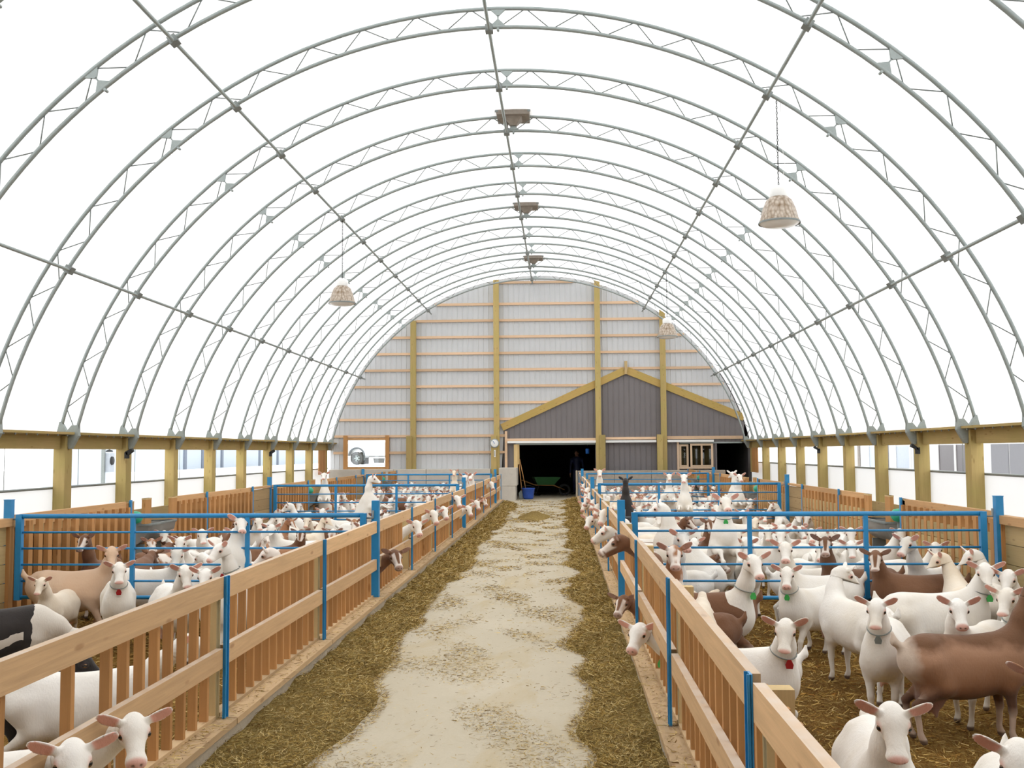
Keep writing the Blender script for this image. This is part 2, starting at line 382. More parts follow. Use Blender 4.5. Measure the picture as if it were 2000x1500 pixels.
# ---------------------------------------------------------------- side walls
curtain_m = MAT['cover']
def side_wall(name, X, s, side):
    """s=+1: wall on the right of the barn"""
    w = empty(name, (X, 0, 0)); w['kind'] = 'structure'
    ks = list(range(3, 16))
    post_me = MB().box(-.10, .10, -.125, .125, 0, 2.62).mesh('post')
    for k in ks:
        if k == 15: continue
        link('post', post_me, w, (0, k*S, -.6), (0, 0, 0), MAT['post'])
    seg = [(-6, 3*S-.0)] + [(k*S, (k+1)*S) for k in range(3, 15)] + [(15*S, YB)]
    for y0, y1 in seg:
        L = y1-y0-.006
        me = MB().box(-.17, .17, -L/2, L/2, -.02, .02).mesh('top_plank'); link('top_plank', me, w, (-s*.05, (y0+y1)/2, 2.06), (0, 0, 0), MAT['beam'])
        me = MB().box(-.045, .045, -L/2, L/2, -.12, .12).mesh('header_beam'); link('header_beam', me, w, (s*.03, (y0+y1)/2, 1.915), (0, 0, 0), MAT['beam'])
        zc = 1.14 if s < 0 else 1.30
        me = MB().box(-.006, .006, -L/2, L/2, .55, zc).mesh('curtain'); link('curtain', me, w, (s*.14, (y0+y1)/2, 0), (0, 0, 0), curtain_m)
        me = MB().tube([(0, -L/2, 0), (0, L/2, 0)], .022, 8).mesh('curtain_pipe'); link('curtain_pipe', me, w, (s*.125, (y0+y1)/2, zc), (0, 0, 0), MAT['galv_dull'])
        for j in range(5):
            me = MB().box(-.019, .019, -L/2, L/2, -.088, .088).mesh('kick_board'); link('kick_board', me, w, (s*.005 - s*.125, (y0+y1)/2, PZ + .06 + j*.18), (0, 0, 0), MAT['plank'])
        if y0 > 5:
            for f in (.36,): link('curtain_cord', MB().tube([(0, 0, zc), (0, 0, 1.80)], .006, 5).mesh('curtain_cord'), w, (s*.15, y0 + (y1-y0)*f, 0), (0, 0, 0), MAT['galv_dull'])
    for k in range(4, 15):     # steel hooks hung along the eave plank
        for j in range(7):
            me = bpy.data.meshes.get('eave_hook_' + name) or MB().box(-.008, .008, -.012, .012, -.03, .0).mesh('eave_hook_' + name)
            link('eave_hook', me, w, (-s*.20, k*S + .2 + j*.33, 2.04), (0, 0, 0), MAT['galv_dull'])
    # last bay: boarded up to the end wall
    for j in range(9):
        link('end_board', MB().box(-.02, .02, 0, .132, .95, 1.80).mesh('end_board'), w, (-s*.02, 14.53*S + j*.14, 0), (0, 0, 0), MAT['slat'] if j < 7 else MAT['post'])
    return w
wl = side_wall('wall_left', XL, -1, 'left'); wr = side_wall('wall_right', XR, 1, 'right')
for w_, s_, kk in ((wl, -1, (8, 12)), (wr, 1, (8, 11))):
    for k_ in kk:
        t = empty('wall_floodlight', (w_.location.x - s_*.13, k_*S-.16, 1.78))
        tag(t, f'small black floodlight on the {nth(kk.index(k_))} lit post of the {"left" if s_ < 0 else "right"} wall', 'floodlight', 'floodlights on the wall posts')
        MB().box(-.03, .03, -.05, .05, -.16, -.04).build('junction_box', MAT['black'], t)
        MB().prism([(-.02, -.03), (.10*-s_, .03), (.13*-s_, -.02), (.02, -.10)], -.05, .05).build('lamp_housing', MAT['black'], t)
# ---------------------------------------------------------------- end wall
wb = empty('wall_back', (0, YB, 0)); wb['kind'] = 'structure'
GA = (-2.10, 2.48); GP = (2.38, 4.52); GB = (6.56, 2.78)      # line of the inner gable (under the rafters)
def gline(x):
    if x <= GP[0]: return GA[1] + (GP[1]-GA[1])*(x-GA[0])/(GP[0]-GA[0])
    return GP[1] + (GB[1]-GP[1])*(x-GP[0])/(GB[0]-GP[0])
def archz(x): return CZ + math.sqrt(max((RO-.02)**2 - (x-XC)**2, 0))
def sheet(x0, x1, z0f, z1f, name, m, holes=(), rib=.1905, y=0.0):
    """profiled steel sheet with ribs; holes: (x0,x1,z0,z1)"""
    xs = []; x = math.floor(x0/rib)*rib
    while x < x1 + rib:
        for dx, dy in ((0, 0), (.012, -.018), (.030, -.018), (.042, 0), (.115, 0)):
            if x0 < x+dx < x1: xs.append((x+dx, dy))
        x += rib
    for h in holes:
        for e in h[:2]:
            if x0 < e < x1: xs.append((e, 0))
    xs = [(x0, 0)] + sorted(xs) + [(x1, 0)]
    mb = MB()
    for (xa, ya), (xb, yb) in zip(xs[:-1], xs[1:]):
        if xb-xa < 1e-5: continue
        xm = (xa+xb)/2; iv = [(z0f, z1f)]
        for h in holes:
            if h[0] < xm < h[1]:
                iv = [(z0f, lambda x, h=h: h[2])] + [(lambda x, h=h: h[3], z1f)]
        for lo, hi in iv:
            if hi(xm) - lo(xm) < .01: continue
            b = len(mb.v)
            mb.v += [(xa, y+ya, lo(xa)), (xb, y+yb, lo(xb)), (xb, y+yb, max(hi(xb), lo(xb))), (xa, y+ya, max(hi(xa), lo(xa)))]
            mb.f.append((b, b+1, b+2, b+3)); mb.sm.append(False)
    if not mb.v: return
    return link(name, mb.mesh(name, False), wb, (0, 0, 0), (0, 0, 0), m)
W1 = (-7.84, -6.44, 1.19, 2.16)
edges = [XC-7.62] + [XC-7.62 + .9525*i for i in range(1, 16)] + [XC+7.62]
for a, b_ in zip(edges[:-1], edges[1:]):
    def z0(x): return max(1.09, gline(x)) if x > GA[0] else 1.09
    hol = [W1] if a < W1[1] and b_ > W1[0] else []
    sheet(a, b_, z0, archz, 'steel_sheet', MAT['sheet'], hol)
for a, b_, hol, zb in ((-2.10, -1.62, [], 1.0), (-1.62, -.69, [], 1.98), (-.69, .28, [], 1.98), (.28, 1.24, [], 1.98), (1.24, 2.19, [], .9), (2.19, 3.14, [], .9), (3.14, 4.10, [], .9),
                       (4.10, 4.86, [(4.25, 5.48, 1.14, 1.97)], .9), (4.86, 5.58, [(4.25, 5.48, 1.14, 1.97)], .9), (5.58, 6.62, [], 1.98)):
    sheet(a, b_, lambda x, zb=zb: zb, gline, 'charcoal_sheet', MAT['dark_sheet'], hol, y=-.02)
# posts and their footing timbers
for x, zt in ((-5.40, 6.55), (-2.34, 8.02), (1.36, 8.02), (3.72, 6.85)):
    boxobj('wall_post', MAT['post'], wb, x-.10, x+.10, -.22, -.06, .9 if x < 0 else .95, zt)
for x in (-5.54, -2.44, 1.50, 3.56):
    boxobj('footing_timber', MAT['post'], wb, x-.10, x+.10, -.30, -.14, .70 if x == -5.54 else (-.1 if x == -2.44 else .9), 2.30)
for o in wb.children:
    if o.name.startswith(('wall_post', 'footing')): o.location.y = o.location.y
# girts between the posts
px = [XC-7.6, -5.40, -2.34, 1.36, 3.72, XC+7.6]
for i in range(10):
    z = 1.70 + i*.605
    half = math.sqrt(max((RO-.10)**2 - (z-CZ)**2, 0)); xl, xr = XC-half, XC+half
    for a, b_ in zip(px[:-1], px[1:]):
        a2, b2 = max(a+.10, xl), min(b_-.10, xr)
        if b2-a2 < .15: continue
        pieces = [(a2, b2)]
        # keep clear of the inner gable and of the window
        if b2 > GA[0] and z < 4.85:
            xa = GA[0] + (z+.0-GA[1]-.16)*(GP[0]-GA[0])/(GP[1]-GA[1]) - .1
            xb = GP[0] + (z-.10-GP[1]-.1)*(GB[0]-GP[0])/(GB[1]-GP[1]) + .2
            pieces = [(a2, min(b2, max(a2, xa))), (max(a2, min(b2, xb)), b2)] if z > 2.5 else [(a2, min(b2, -2.02))]
            if z > 4.7: pieces = [(a2, b2)]
        if z < 2.2 and a2 < W1[1] and b2 > W1[0]: pieces = [(a2, W1[0]-.12), (W1[1]+.13, b2)]
        for p, q in pieces:
            if q-p > .12: boxobj('girt', MAT['girt'], wb, p, q, -.075, -.02, z-.045, z+.045)
half = math.sqrt((RO-.1)**2-(7.95-CZ)**2)
boxobj('girt', MAT['girt'], wb, XC-half+.2, XC+half-.2, -.075, -.02, 7.90, 7.98)
# rafters of the inner gable
for p, q in ((GA, GP), (GP, GB)):
    d = Vector((q[0]-p[0], 0, q[1]-p[1])); L = d.length; an = math.atan2(d.z, d.x)
    o = link('rafter', MB().box(0, L, -.10, -.02, 0, .26).mesh('rafter'), wb, (p[0], 0, p[1]), (0, -an, 0), MAT['rafter'])
boxobj('ridge_block', MAT['jamb'], wb, 2.33, 2.43, -.16, -.09, 4.50, 4.98)
boxobj('door_lintel', MAT['girt'], wb, -1.98, 1.26, -.10, -.02, 2.10, 2.19)
boxobj('door_lintel', MAT['girt'], wb, 1.62, 3.44, -.10, -.02, 2.13, 2.22)
boxobj('door_lintel', MAT['girt'], wb, 3.84, 6.55, -.10, -.02, 2.13, 2.24)
for a, b_ in ((-1.95, 1.26), (1.62, 3.44), (3.84, 5.5)): boxobj('sliding_door_track', MAT['white'], wb, a, b_, -.20, -.08, 2.02, 2.10)
boxobj('door_flashing', MAT['galv'], wb, -1.66, 1.24, -.09, -.03, 1.955, 2.015)
boxobj('door_flashing', MAT['galv'], wb, 4.30, 6.52, -.09, -.03, 1.97, 2.02)
boxobj('gable_trim', MAT['girt'], wb, -2.05, -1.96, -.12, -.03, 1.1, 2.46)
boxobj('door_jamb', MAT['jamb'], wb, -1.72, -1.58, -.14, .02, .95, 1.98)
boxobj('door_jamb', MAT['jamb'], wb, -1.58, -1.52, -.10, .02, 1.25, 1.98)
# left window onto the yard, with its frame
w = empty('window_1', (0, YB, 0)); w['kind'] = 'structure'
for x0, x1, z0_, z1_ in ((-7.99, -7.84, 1.10, 2.34), (-6.44, -6.30, 1.10, 2.34)): boxobj('window_post', MAT['slat'], w, x0, x1, -.12, .02, z0_, z1_)
boxobj('window_head', MAT['slat_y'], w, -7.84, -6.44, -.10, .02, 2.16, 2.24); boxobj('window_sill', MAT['slat_y'], w, -7.84, -6.44, -.10, .02, 1.10, 1.19)
def m_pane():
    m, nt, b = newmat('window_glass'); out = nt.nodes['Material Output']; t = N(nt, 'ShaderNodeBsdfTransparent'); t.inputs[0].default_value = (.93, .95, .95, 1)
    g = N(nt, 'ShaderNodeBsdfGlossy'); g.inputs['Roughness'].default_value = .02; mx = N(nt, 'ShaderNodeMixShader'); mx.inputs[0].default_value = .04
    nt.links.new(t.outputs[0], mx.inputs[1]); nt.links.new(g.outputs[0], mx.inputs[2]); nt.links.new(mx.outputs[0], out.inputs[0]); return m
MAT['pane'] = m_pane()
boxobj('pane', MAT['pane'], w, -7.84, -6.44, -.03, -.024, 1.19, 2.16)
# right window in the charcoal siding: a fixed light and a swung sash
w = empty('window_2', (0, YB, 0)); w['kind'] = 'structure'
MAT['sash'] = wood('pale_sash', (.70, .52, .36), 'z', knots=False)
def sash(name, x0, x1, z0_, z1_, y0, mull=True):
    t = empty(name, (0, 0, 0)); t.parent = w
    for a in ((x0, x0+.07, z0_, z1_), (x1-.07, x1, z0_, z1_), (x0+.07, x1-.07, z0_, z0_+.07), (x0+.07, x1-.07, z1_-.07, z1_)): boxobj('sash_bar', MAT['sash'], t, a[0], a[1], y0-.05, y0, a[2], a[3])
    if mull: boxobj('sash_bar', MAT['sash'], t, (x0+x1)/2-.03, (x0+x1)/2+.03, y0-.045, y0-.005, z0_+.07, z1_-.07)
    boxobj('pane', MAT['pane'], t, x0+.05, x1-.05, y0-.03, y0-.024, z0_+.05, z1_-.05)
sash('window_sash', 4.66, 5.48, 1.12, 1.96, -.06); sash('window_sash', 4.27, 4.60, 1.12, 1.94, -.04, False)
boxobj('window_trim', MAT['sash'], w, 4.19, 4.26, -.10, -.02, .95, 2.02); boxobj('window_shelf', MAT['sash'], w, 4.26, 5.50, -.12, -.02, 1.06, 1.12)
# doorways
for i, (a, b_) in enumerate(((-1.60, 1.24), (5.60, 6.52))):
    d = empty(f'door_{i+1}', (0, YB, 0)); d['kind'] = 'structure'
    boxobj('door_leaf', MAT['dark_sheet'], d, (a-.03 if i else 5.42-.0) if i else b_+.02, (a+.02) if i else b_+.07, -.06, 0.02, .92, 1.97)
# dark room behind the doors
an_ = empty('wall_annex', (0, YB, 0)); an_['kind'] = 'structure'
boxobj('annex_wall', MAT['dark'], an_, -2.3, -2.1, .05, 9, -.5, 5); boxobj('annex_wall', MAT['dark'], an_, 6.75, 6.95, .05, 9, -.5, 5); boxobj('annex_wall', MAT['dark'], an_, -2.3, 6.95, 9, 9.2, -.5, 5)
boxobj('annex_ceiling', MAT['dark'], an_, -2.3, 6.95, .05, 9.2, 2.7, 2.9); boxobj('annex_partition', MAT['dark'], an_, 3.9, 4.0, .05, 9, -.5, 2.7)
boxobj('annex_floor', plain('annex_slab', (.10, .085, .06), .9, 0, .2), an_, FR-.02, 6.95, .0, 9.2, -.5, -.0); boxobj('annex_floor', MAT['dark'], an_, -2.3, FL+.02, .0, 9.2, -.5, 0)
# low concrete walls of big cast blocks
for k_ in range(5):
    x0 = XC-7.6 + k_*1.19
    for j in range(2):
        sh = .35 if j else 0
        boxobj('concrete_block', MAT['concrete_block'], wb, x0+.006+sh*0, min(x0+1.184, -2.56), -.40+.03*j, .25, -.45 + j*.79 + .004, .34 + j*.76, .012)
for j in range(2): boxobj('concrete_block', MAT['concrete_block'], wb, -2.20, -1.57 - (.04 if j == 0 else 0), -1.30, -.02, -.10 + j*.60 + .003, .50 + j*.64, .015)
for k_ in range(4):
    x0 = FR-.05 + k_*1.30
    boxobj('concrete_panel', MAT['rough_concrete'], wb, x0+.004, x0+1.296, -.95, -.75, -.40, 1.02, .015)
boxobj('concrete_panel', MAT['curb'], wb, FR-.12, FR-.055, -1.02, -.74, 0, 1.03, .01)

# dial thermometer on the door post
t = empty('dial_thermometer', (-2.41, YB-.33, 2.02)); tag(t, 'round white dial thermometer on the timber post beside the open doorway', 'thermometer')
rx = Matrix.Rotation(math.pi/2, 4, 'X')
o = MB().lathe([(0, .03), (.15, .03), (.165, .02), (.165, 0)], 28).build('case', MAT['white'], t, (0, 0, 0), (math.pi/2, 0, 0))
MB().lathe([(.13, .031), (.165, .036), (.168, .0)], 28).build('bezel', MAT['galv'], t, (0, 0, 0), (math.pi/2, 0, 0))
MB().box(-.008, .008, -.04, -.033, -.02, .11).build('needle', plain('blue_needle', (.05, .2, .5)), t, (0, 0, 0), (0, -.6, 0))
t = empty('hanging_gauge', (-2.40, YB-.33, 1.62)); tag(t, 'narrow white strip gauge hung below the round dial', 'gauge')
boxobj('strip', MAT['white'], t, -.03, .03, -.02, 0, -.10, .16); boxobj('scale_mark', MAT['galv_dull'], t, -.008, .008, -.024, -.02, -.06, .12)

# ---------------------------------------------------------------- feed fences, one panel per bay
fence_goats = []      # filled before the fences are cut: (side, y, zlo/zhi)
def slat_me(z0, z1, key):
    nm = 'slat_' + key
    return bpy.data.meshes.get(nm) or MB().box(-.022, .022, -.016, .016, z0, z1).mesh(nm, False)
def feed_fence(side, X, s, nmax, openings):
    """s=+1 when the alley lies towards +X of the fence"""
    P0 = PL if side == 'left' else PR
    for n_ in range(0, nmax):
        y0 = (n_+P0)*S; y1 = y0+S
        t = empty('feed_fence_panel', (X, y0, 0))
        place = f'{nth(n_)} bay from the camera'
        tag(t, f'slatted pine fence panel on the {side} of the alley, {place}', 'fence panel', f'feed fence panels on the {side}')
        L = S-.07
        for nm, z0_, z1_ in (('top_rail', .865, .985), ('middle_rail', .495, .605)):
            off = random.Random(n_*7+len(nm)).uniform(-.01, .01)
            key = f'{nm}_mesh'
            me = bpy.data.meshes.get(key)
            if not me:
                me = MB().box(-.019, .019, -L/2, L/2, -(z1_-z0_)/2, (z1_-z0_)/2).mesh(key, False)
            link(nm, me, t, (s*.02, S/2, (z0_+z1_)/2 + off), (off*.4, 0, 0), MAT['rail'])
        boxobj_c = bpy.data.meshes.get('bottom_plate') or MB().box(-.03, .03, -L/2, L/2, .18, .22).mesh('bottom_plate', False)
        link('bottom_plate', boxobj_c, t, (-s*.025, S/2, 0), (0, 0, 0), MAT['sill'])
        rr = random.Random(n_*31 + (1 if s > 0 else 2))
        for j in range(13):
            yy = .16 + j*(S-.32)/12
            if any(abs(y0+yy-oy) < .10 for oy in openings): continue
            hi = .965 + rr.uniform(-.01, .012)
            me = slat_me(.2, .924, 'feed'); o = link('slat', me, t, (-s*.023, yy, rr.uniform(-.008, .012)), (rr.uniform(-.012, .012), 0, 0), MAT['slat'])
    for n_ in range(0, nmax+1):
        y = (n_+P0)*S; gate = n_ in (4, 8, 12)
        t = empty('blue_fence_post', (X, y, 0))
        tag(t, (f'tall blue steel gate post' if gate else 'blue steel post') + f' in the {side} feed fence, {nth(n_)} post from the camera', 'fence post', f'blue fence posts on the {side}')
        boxobj('stud', MAT['jamb'], t, -.045-s*.045, .045-s*.045, -.035, .035, -.1, .955)
        if gate: boxobj('steel_post', MAT['blue'], t, -.038+s*.02, .038+s*.02, -.038, .038, .2, 1.20)
        else:
            mb = MB().box(s*.042-.004, s*.042+.004, -.028, .028, .2, 1.0); mb.box(s*.050-.006, s*.050+.006, -.028, -.022, .2, 1.0); mb.box(s*.050-.006, s*.050+.006, .022, .028, .2, 1.0)
            mb.build('steel_channel', MAT['blue'], t)
    # curb under the fence with its sill boards
    t = empty('feed_curb', (X, 0, 0)); tag(t, f'low concrete feed curb with board sill under the {side} fence', 'curb', 'feed curbs')
    ye = (nmax+P0)*S
    boxobj('concrete_curb', MAT['curb'], t, min(-s*.09, s*.10), max(-s*.09, s*.10), -6, ye+.3, -.5, .165)
    for n_ in range(-3, nmax):
        y0 = (n_+P0)*S + .9
        boxobj('sill_board', MAT['sill'], t, min(-s*.06, s*.115), max(-s*.06, s*.115), y0-.9+.01, min(y0+S-.9, ye+.25)-.004, .165, .2)

# ---------------------------------------------------------------- tube gates across the pens
def gate(x0, x1, y, label, zt=1.05):
    t = empty('tube_gate', (0, y, 0)); tag(t, label, 'gate', 'blue tube gates across the pens')
    bz = [.20, .37, .54, .71, .88]
    MB().tube([(x0, 0, zt), (x1, 0, zt)], .025, 10).build('top_rail', MAT['blue'], t)
    for z in bz: MB().tube([(x0, 0, z), (x1, 0, z)], .0115 if z > .25 else .020, 8).build('bar', MAT['blue'], t)
    for x in (x0, x1): boxobj('end_upright', MAT['blue'], t, x-.032, x+.032, -.03, .03, .17, zt+.02)
    for f in (1/3, 2/3): boxobj('middle_upright', MAT['blue'], t, x0+(x1-x0)*f-.022, x0+(x1-x0)*f+.022, -.018, .018, .19, zt)
    for x in (x0, x1):
        sg = -1 if x == x0 else 1
        MB().tube([(x, 0, zt-.03), (x+sg*.10, 0, zt-.03), (x+sg*.10, 0, zt+.05)], .012, 6).build('latch', MAT['galv_dull'], t)
def gate_post(x, y, label):
    t = empty('gate_post', (x, y, 0)); tag(t, label, 'gate post', 'blue outer gate posts')
    boxobj('steel_post', MAT['blue'], t, -.038, .038, -.038, .038, -.4, 1.22)
    boxobj('post_cap', MAT['blue'], t, -.041, .041, -.041, .041, 1.22, 1.228)
for n_, w_ in ((4, 'near'), (8, 'middle'), (12, 'far')):
    y = (n_+P0)*S
    gate(OL+.12, FL-.10, y, f'{w_} blue tubular steel gate across the left pens'); gate(FR+.12, OR-.20, y, f'{w_} blue tubular steel gate across the right pens')
    gate_post(OL, y, f'square blue steel post at the outer end of the {w_} left gate'); gate_post(OR-.04, y, f'square blue steel post at the outer end of the {w_} right gate')

# ---------------------------------------------------------------- outer pen fences
def outer(side, X, s):
    """s=+1: pens lie towards +X of this fence"""
    i = 0
    for pen, (ya, wd) in enumerate((((4+P0)*S, 'middle'), ((8+P0)*S, 'far'), ((12+P0)*S, 'rear'))):
        yend = ya + 4*S if pen < 2 else YB-1.2
        for kind, a, b_ in (('slat', .08, 3.0), ('trough', 3.0, 4.7), ('slat', 4.7, 6.0), ('slat', 6.05, 8.5), ('board', 8.5, 9.70)):
            if ya+b_ > yend+.1: continue
            L = b_-a
            if kind == 'slat':
                t = empty('slat_hurdle', (X, ya+a, 0)); tag(t, f'slatted pine hurdle in the outer {side} pen fence, {nth(i)} hurdle from the camera', 'hurdle', f'slatted hurdles on the outer {side}'); i += 1
                boxobj('top_rail', MAT['slat_y'], t, -.02, .02, 0, L, .93, 1.06); boxobj('bottom_rail', MAT['slat_y'], t, -.02, .02, 0, L, -.1, .0)
                n2 = int(L/.205)
                for j in range(n2):
                    y = .06 + j*(L-.12)/(n2-1)
                    link('slat', bpy.data.meshes.get('slat_hurdle_slat') or MB().box(-.028, .028, -.045, .045, -.2, .985).mesh('slat_hurdle_slat', False), t, (s*.03, y, 0), (0, 0, 0), MAT['slat'])
                for j in range(6): boxobj('backing_board', MAT['plank'], t, -.05, -.02, 0, L, -.22+j*.178, -.05+j*.178)
                boxobj('blue_strap', MAT['blue'], t, s*.05-.012, s*.05+.012, L-.05, L-.0, .2, 1.08)
            elif kind == 'board':
                t = empty('board_hurdle', (X, ya+a, 0)); tag(t, f'solid plank hurdle beside the {"middle" if pen == 0 else "far"} gate post, outer {side} fence', 'hurdle', 'plank hurdles')
                for j in range(6): boxobj('plank', MAT['ply'], t, -.02, .02, 0, L, -.22+j*.205, -.02+j*.205)
                boxobj('top_rail', MAT['slat_y'], t, -.04, .04, 0, L, 1.02, 1.06)
            else:
                t = empty('water_trough', (X-s*.15, ya+(a+b_)/2, 0)); tag(t, f'grey half-round water trough in the {wd} gap of the outer {side} fence', 'trough', 'water troughs')
                prof_ = [(.30*math.cos(R(180+q)), .72 + .30*math.sin(R(180+q))) for q in range(0, 181, 20)]
                mb = MB(); n3 = len(prof_)
                for rsc, yy in ((1, -.50), (1, .50)):
                    for p, q in prof_: mb.v.append((p, yy, q))
                for j in range(n3-1): mb.f.append((j, j+1, n3+j+1, n3+j)); mb.sm.append(True)
                mb.f += [tuple(range(n3)), tuple(range(2*n3-1, n3-1, -1))]; mb.sm += [False, False]
                mb.build('basin', MAT.setdefault('trough', plain('grey_poly', (.22, .21, .19), .5, 0, .1)), t)
                MB().tube([(-.3, -.5, .72), (.3, -.5, .72), (.3, .5, .72), (-.3, .5, .72)], .02, 6, closed=True).build('rim', MAT['galv_dull'], t)
                for yy in (-.4, .4): boxobj('stand', MAT['galv_dull'], t, -.2, .2, yy-.02, yy+.02, PZ, .45)
                t2 = empty('float_valve', (X, ya+a+.25, .83)); tag(t2, f'round green float valve beside the {wd} trough of the outer {side} fence', 'float valve', 'green float valves')
                MB().lathe([(0, -.09), (.06, -.075), (.10, -.02), (.10, .03), (.06, .075), (0, .09)], 18).build('float', MAT.setdefault('green', plain('green_plastic', (.03, .38, .22), .4)), t2)
                MB().tube([(0, 0, -.08), (0, 0, -.6)], .015, 6).build('riser_pipe', MAT['galv_dull'], t2)
                for yy, hh in ((a+.02, 1.06), (a+.62, 1.08), (b_-.1, 1.06)):
                    t3 = empty('fence_stake', (X, ya+yy, 0)); tag(t3, f'short pine stake {["before", "beside", "behind"][(a+.02, a+.62, b_-.1).index(yy)]} the {wd} trough of the outer {side} fence', 'stake', 'pine stakes by the troughs')
                    boxobj('stake', MAT['slat'], t3, -.02, .03, -.11, .11, PZ, hh); boxobj('stake_cap', MAT['jamb'], t3, -.022, .032, -.112, .112, hh-.02, hh)
    # plank wall of the near pen
    t = empty('plank_partition', (X, 0, 0)); tag(t, f'waist-high plank partition along the outer edge of the near {side} pen', 'partition', 'plank partitions')
    for b0 in range(4):
        ya, yb2 = 1.0+b0*2.44, min(1.0+(b0+1)*2.44, 10.78)
        for j in range(6): boxobj('plank', MAT['plank'], t, -.02-s*.02, .02-s*.02, ya+.003, yb2-.003, -.24+j*.198, -.05+j*.198)
        boxobj('cap_board', MAT['jamb'] if 0 else MAT['slat_y'], t, -.05, .05, ya+.002, yb2-.002, .945, 1.03)
        boxobj('stud', MAT['slat'], t, s*.0-.02+s*.02, .02+s*.02, yb2-.12, yb2-.03, PZ, .945)
outer('left', OL, 1); outer('right', OR, -1)
# ---------------------------------------------------------------- goats: one continuous body surface per pose (distance field -> mesh)
def rcone(P, a, b, r1, r2):
    a = np.array(a, float); b = np.array(b, float); ba = b - a; l2 = ba @ ba; rr = r1 - r2; a2 = max(l2 - rr*rr, 1e-9)
    pa = P - a; y = pa @ ba; z = y - l2
    c = pa*l2 - y[..., None]*ba; x2 = (c*c).sum(-1)
    y2 = y*y*l2; z2 = z*z*l2; k = math.copysign(1, rr)*rr*rr*x2 if rr else np.zeros_like(x2)
    d = (np.sqrt(np.maximum(x2*a2/l2, 0)) + y*rr)/l2 - r1
    m1 = np.sign(z)*a2*z2 > k; m2 = np.sign(y)*a2*y2 < k
    d = np.where(m2, np.sqrt(np.maximum(x2 + y2, 0))/l2 - r1, d)
    d = np.where(m1, np.sqrt(np.maximum(x2 + z2, 0))/l2 - r2, d)
    return d
def ellip(P, c, r, M=None):
    q = P - np.array(c, float)
    if M is not None: q = q @ M
    r = np.array(r, float)
    k0 = np.sqrt(((q/r)**2).sum(-1)); k1 = np.sqrt(((q/(r*r))**2).sum(-1)) + 1e-9
    return k0*(k0 - 1)/k1
def smin(a, b, k):
    h = np.maximum(k - np.abs(a - b), 0)/k
    return np.minimum(a, b) - h*h*k*.25
def surface_net(V, org, h):
    s = V < 0
    nx, ny, nz = V.shape
    cs = np.zeros((nx-1, ny-1, nz-1), int)
    for i in (0, 1):
        for j in (0, 1):
            for k in (0, 1): cs += s[i:nx-1+i, j:ny-1+j, k:nz-1+k]
    act = (cs > 0) & (cs < 8)
    idx = -np.ones(act.shape, int); ijk = np.argwhere(act); idx[act] = np.arange(len(ijk))
    acc = np.zeros((len(ijk), 3)); cnt = np.zeros(len(ijk))
    I, J, K = ijk.T
    for ax in range(3):
        o = [0, 0, 0]
        for u in (0, 1):
            for v in (0, 1):
                o = [u, v, 0] if ax == 2 else ([u, 0, v] if ax == 1 else [0, u, v])
                p = [I+o[0], J+o[1], K+o[2]]; q = [p[0]+(ax == 0), p[1]+(ax == 1), p[2]+(ax == 2)]
                va = V[p[0], p[1], p[2]]; vb = V[q[0], q[1], q[2]]
                m = (va < 0) != (vb < 0)
                t = np.where(m, va/np.where(m, va-vb, 1), 0)
                pos = np.stack([np.full(len(I), float(o[0])), np.full(len(I), float(o[1])), np.full(len(I), float(o[2]))], 1)
                pos[:, ax] = t
                acc += pos*m[:, None]; cnt += m
    vert = org + (ijk + acc/cnt[:, None])*h
    faces = []
    for ax in range(3):
        sl = [slice(None)]*3; sl2 = [slice(None)]*3; sl[ax] = slice(0, -1); sl2[ax] = slice(1, None)
        a = s[tuple(sl)]; b = s[tuple(sl2)]
        e = np.argwhere(a != b)
        b1, b2 = [(1, 2), (2, 0), (0, 1)][ax]
        ok = (e[:, b1] > 0) & (e[:, b2] > 0) & (e[:, b1] < V.shape[b1]-1) & (e[:, b2] < V.shape[b2]-1)
        e = e[ok]; fl = a[tuple(e.T)]
        def cell(d1, d2):
            c = e.copy(); c[:, b1] += d1; c[:, b2] += d2
            return idx[tuple(c.T)]
        q = np.stack([cell(-1, -1), cell(0, -1), cell(0, 0), cell(-1, 0)], 1)
        q[~fl] = q[~fl][:, ::-1]
        faces.append(q)
    return vert, np.concatenate(faces)

def sparse(fn, lo, n, h, C=4):
    """values of fn on the lattice lo + h*ijk, exact only near the surface"""
    n = [int(math.ceil((k - 1)/C))*C + 1 for k in n]
    ax = [lo[i] + np.arange(0, n[i], C)*h for i in range(3)]
    G = np.stack(np.meshgrid(*ax, indexing='ij'), -1)
    D = fn(G.reshape(-1, 3)).reshape(G.shape[:3])
    c = [k - 1 for k in D.shape]
    mn = np.full(c, 9.); 
    for i in (0, 1):
        for j in (0, 1):
            for k in (0, 1): mn = np.minimum(mn, np.abs(D[i:c[0]+i, j:c[1]+j, k:c[2]+k]))
    near = mn < C*h*1.15
    V = np.repeat(np.repeat(np.repeat(D[:-1, :-1, :-1], C, 0), C, 1), C, 2)
    V = np.pad(V, ((0, 1),)*3, mode='edge'); V = np.where(V < 0, -.5, .5)
    m = np.repeat(np.repeat(np.repeat(near, C, 0), C, 1), C, 2); m = np.pad(m, ((0, 1),)*3)
    m[1:] |= m[:-1].copy(); m[:, 1:] |= m[:, :-1].copy(); m[:, :, 1:] |= m[:, :, :-1].copy()
    ijk = np.argwhere(m)
    V[m] = fn(np.array(lo) + ijk*h)
    return V

def unit(v):
    v = np.array(v, float); return v/np.linalg.norm(v)

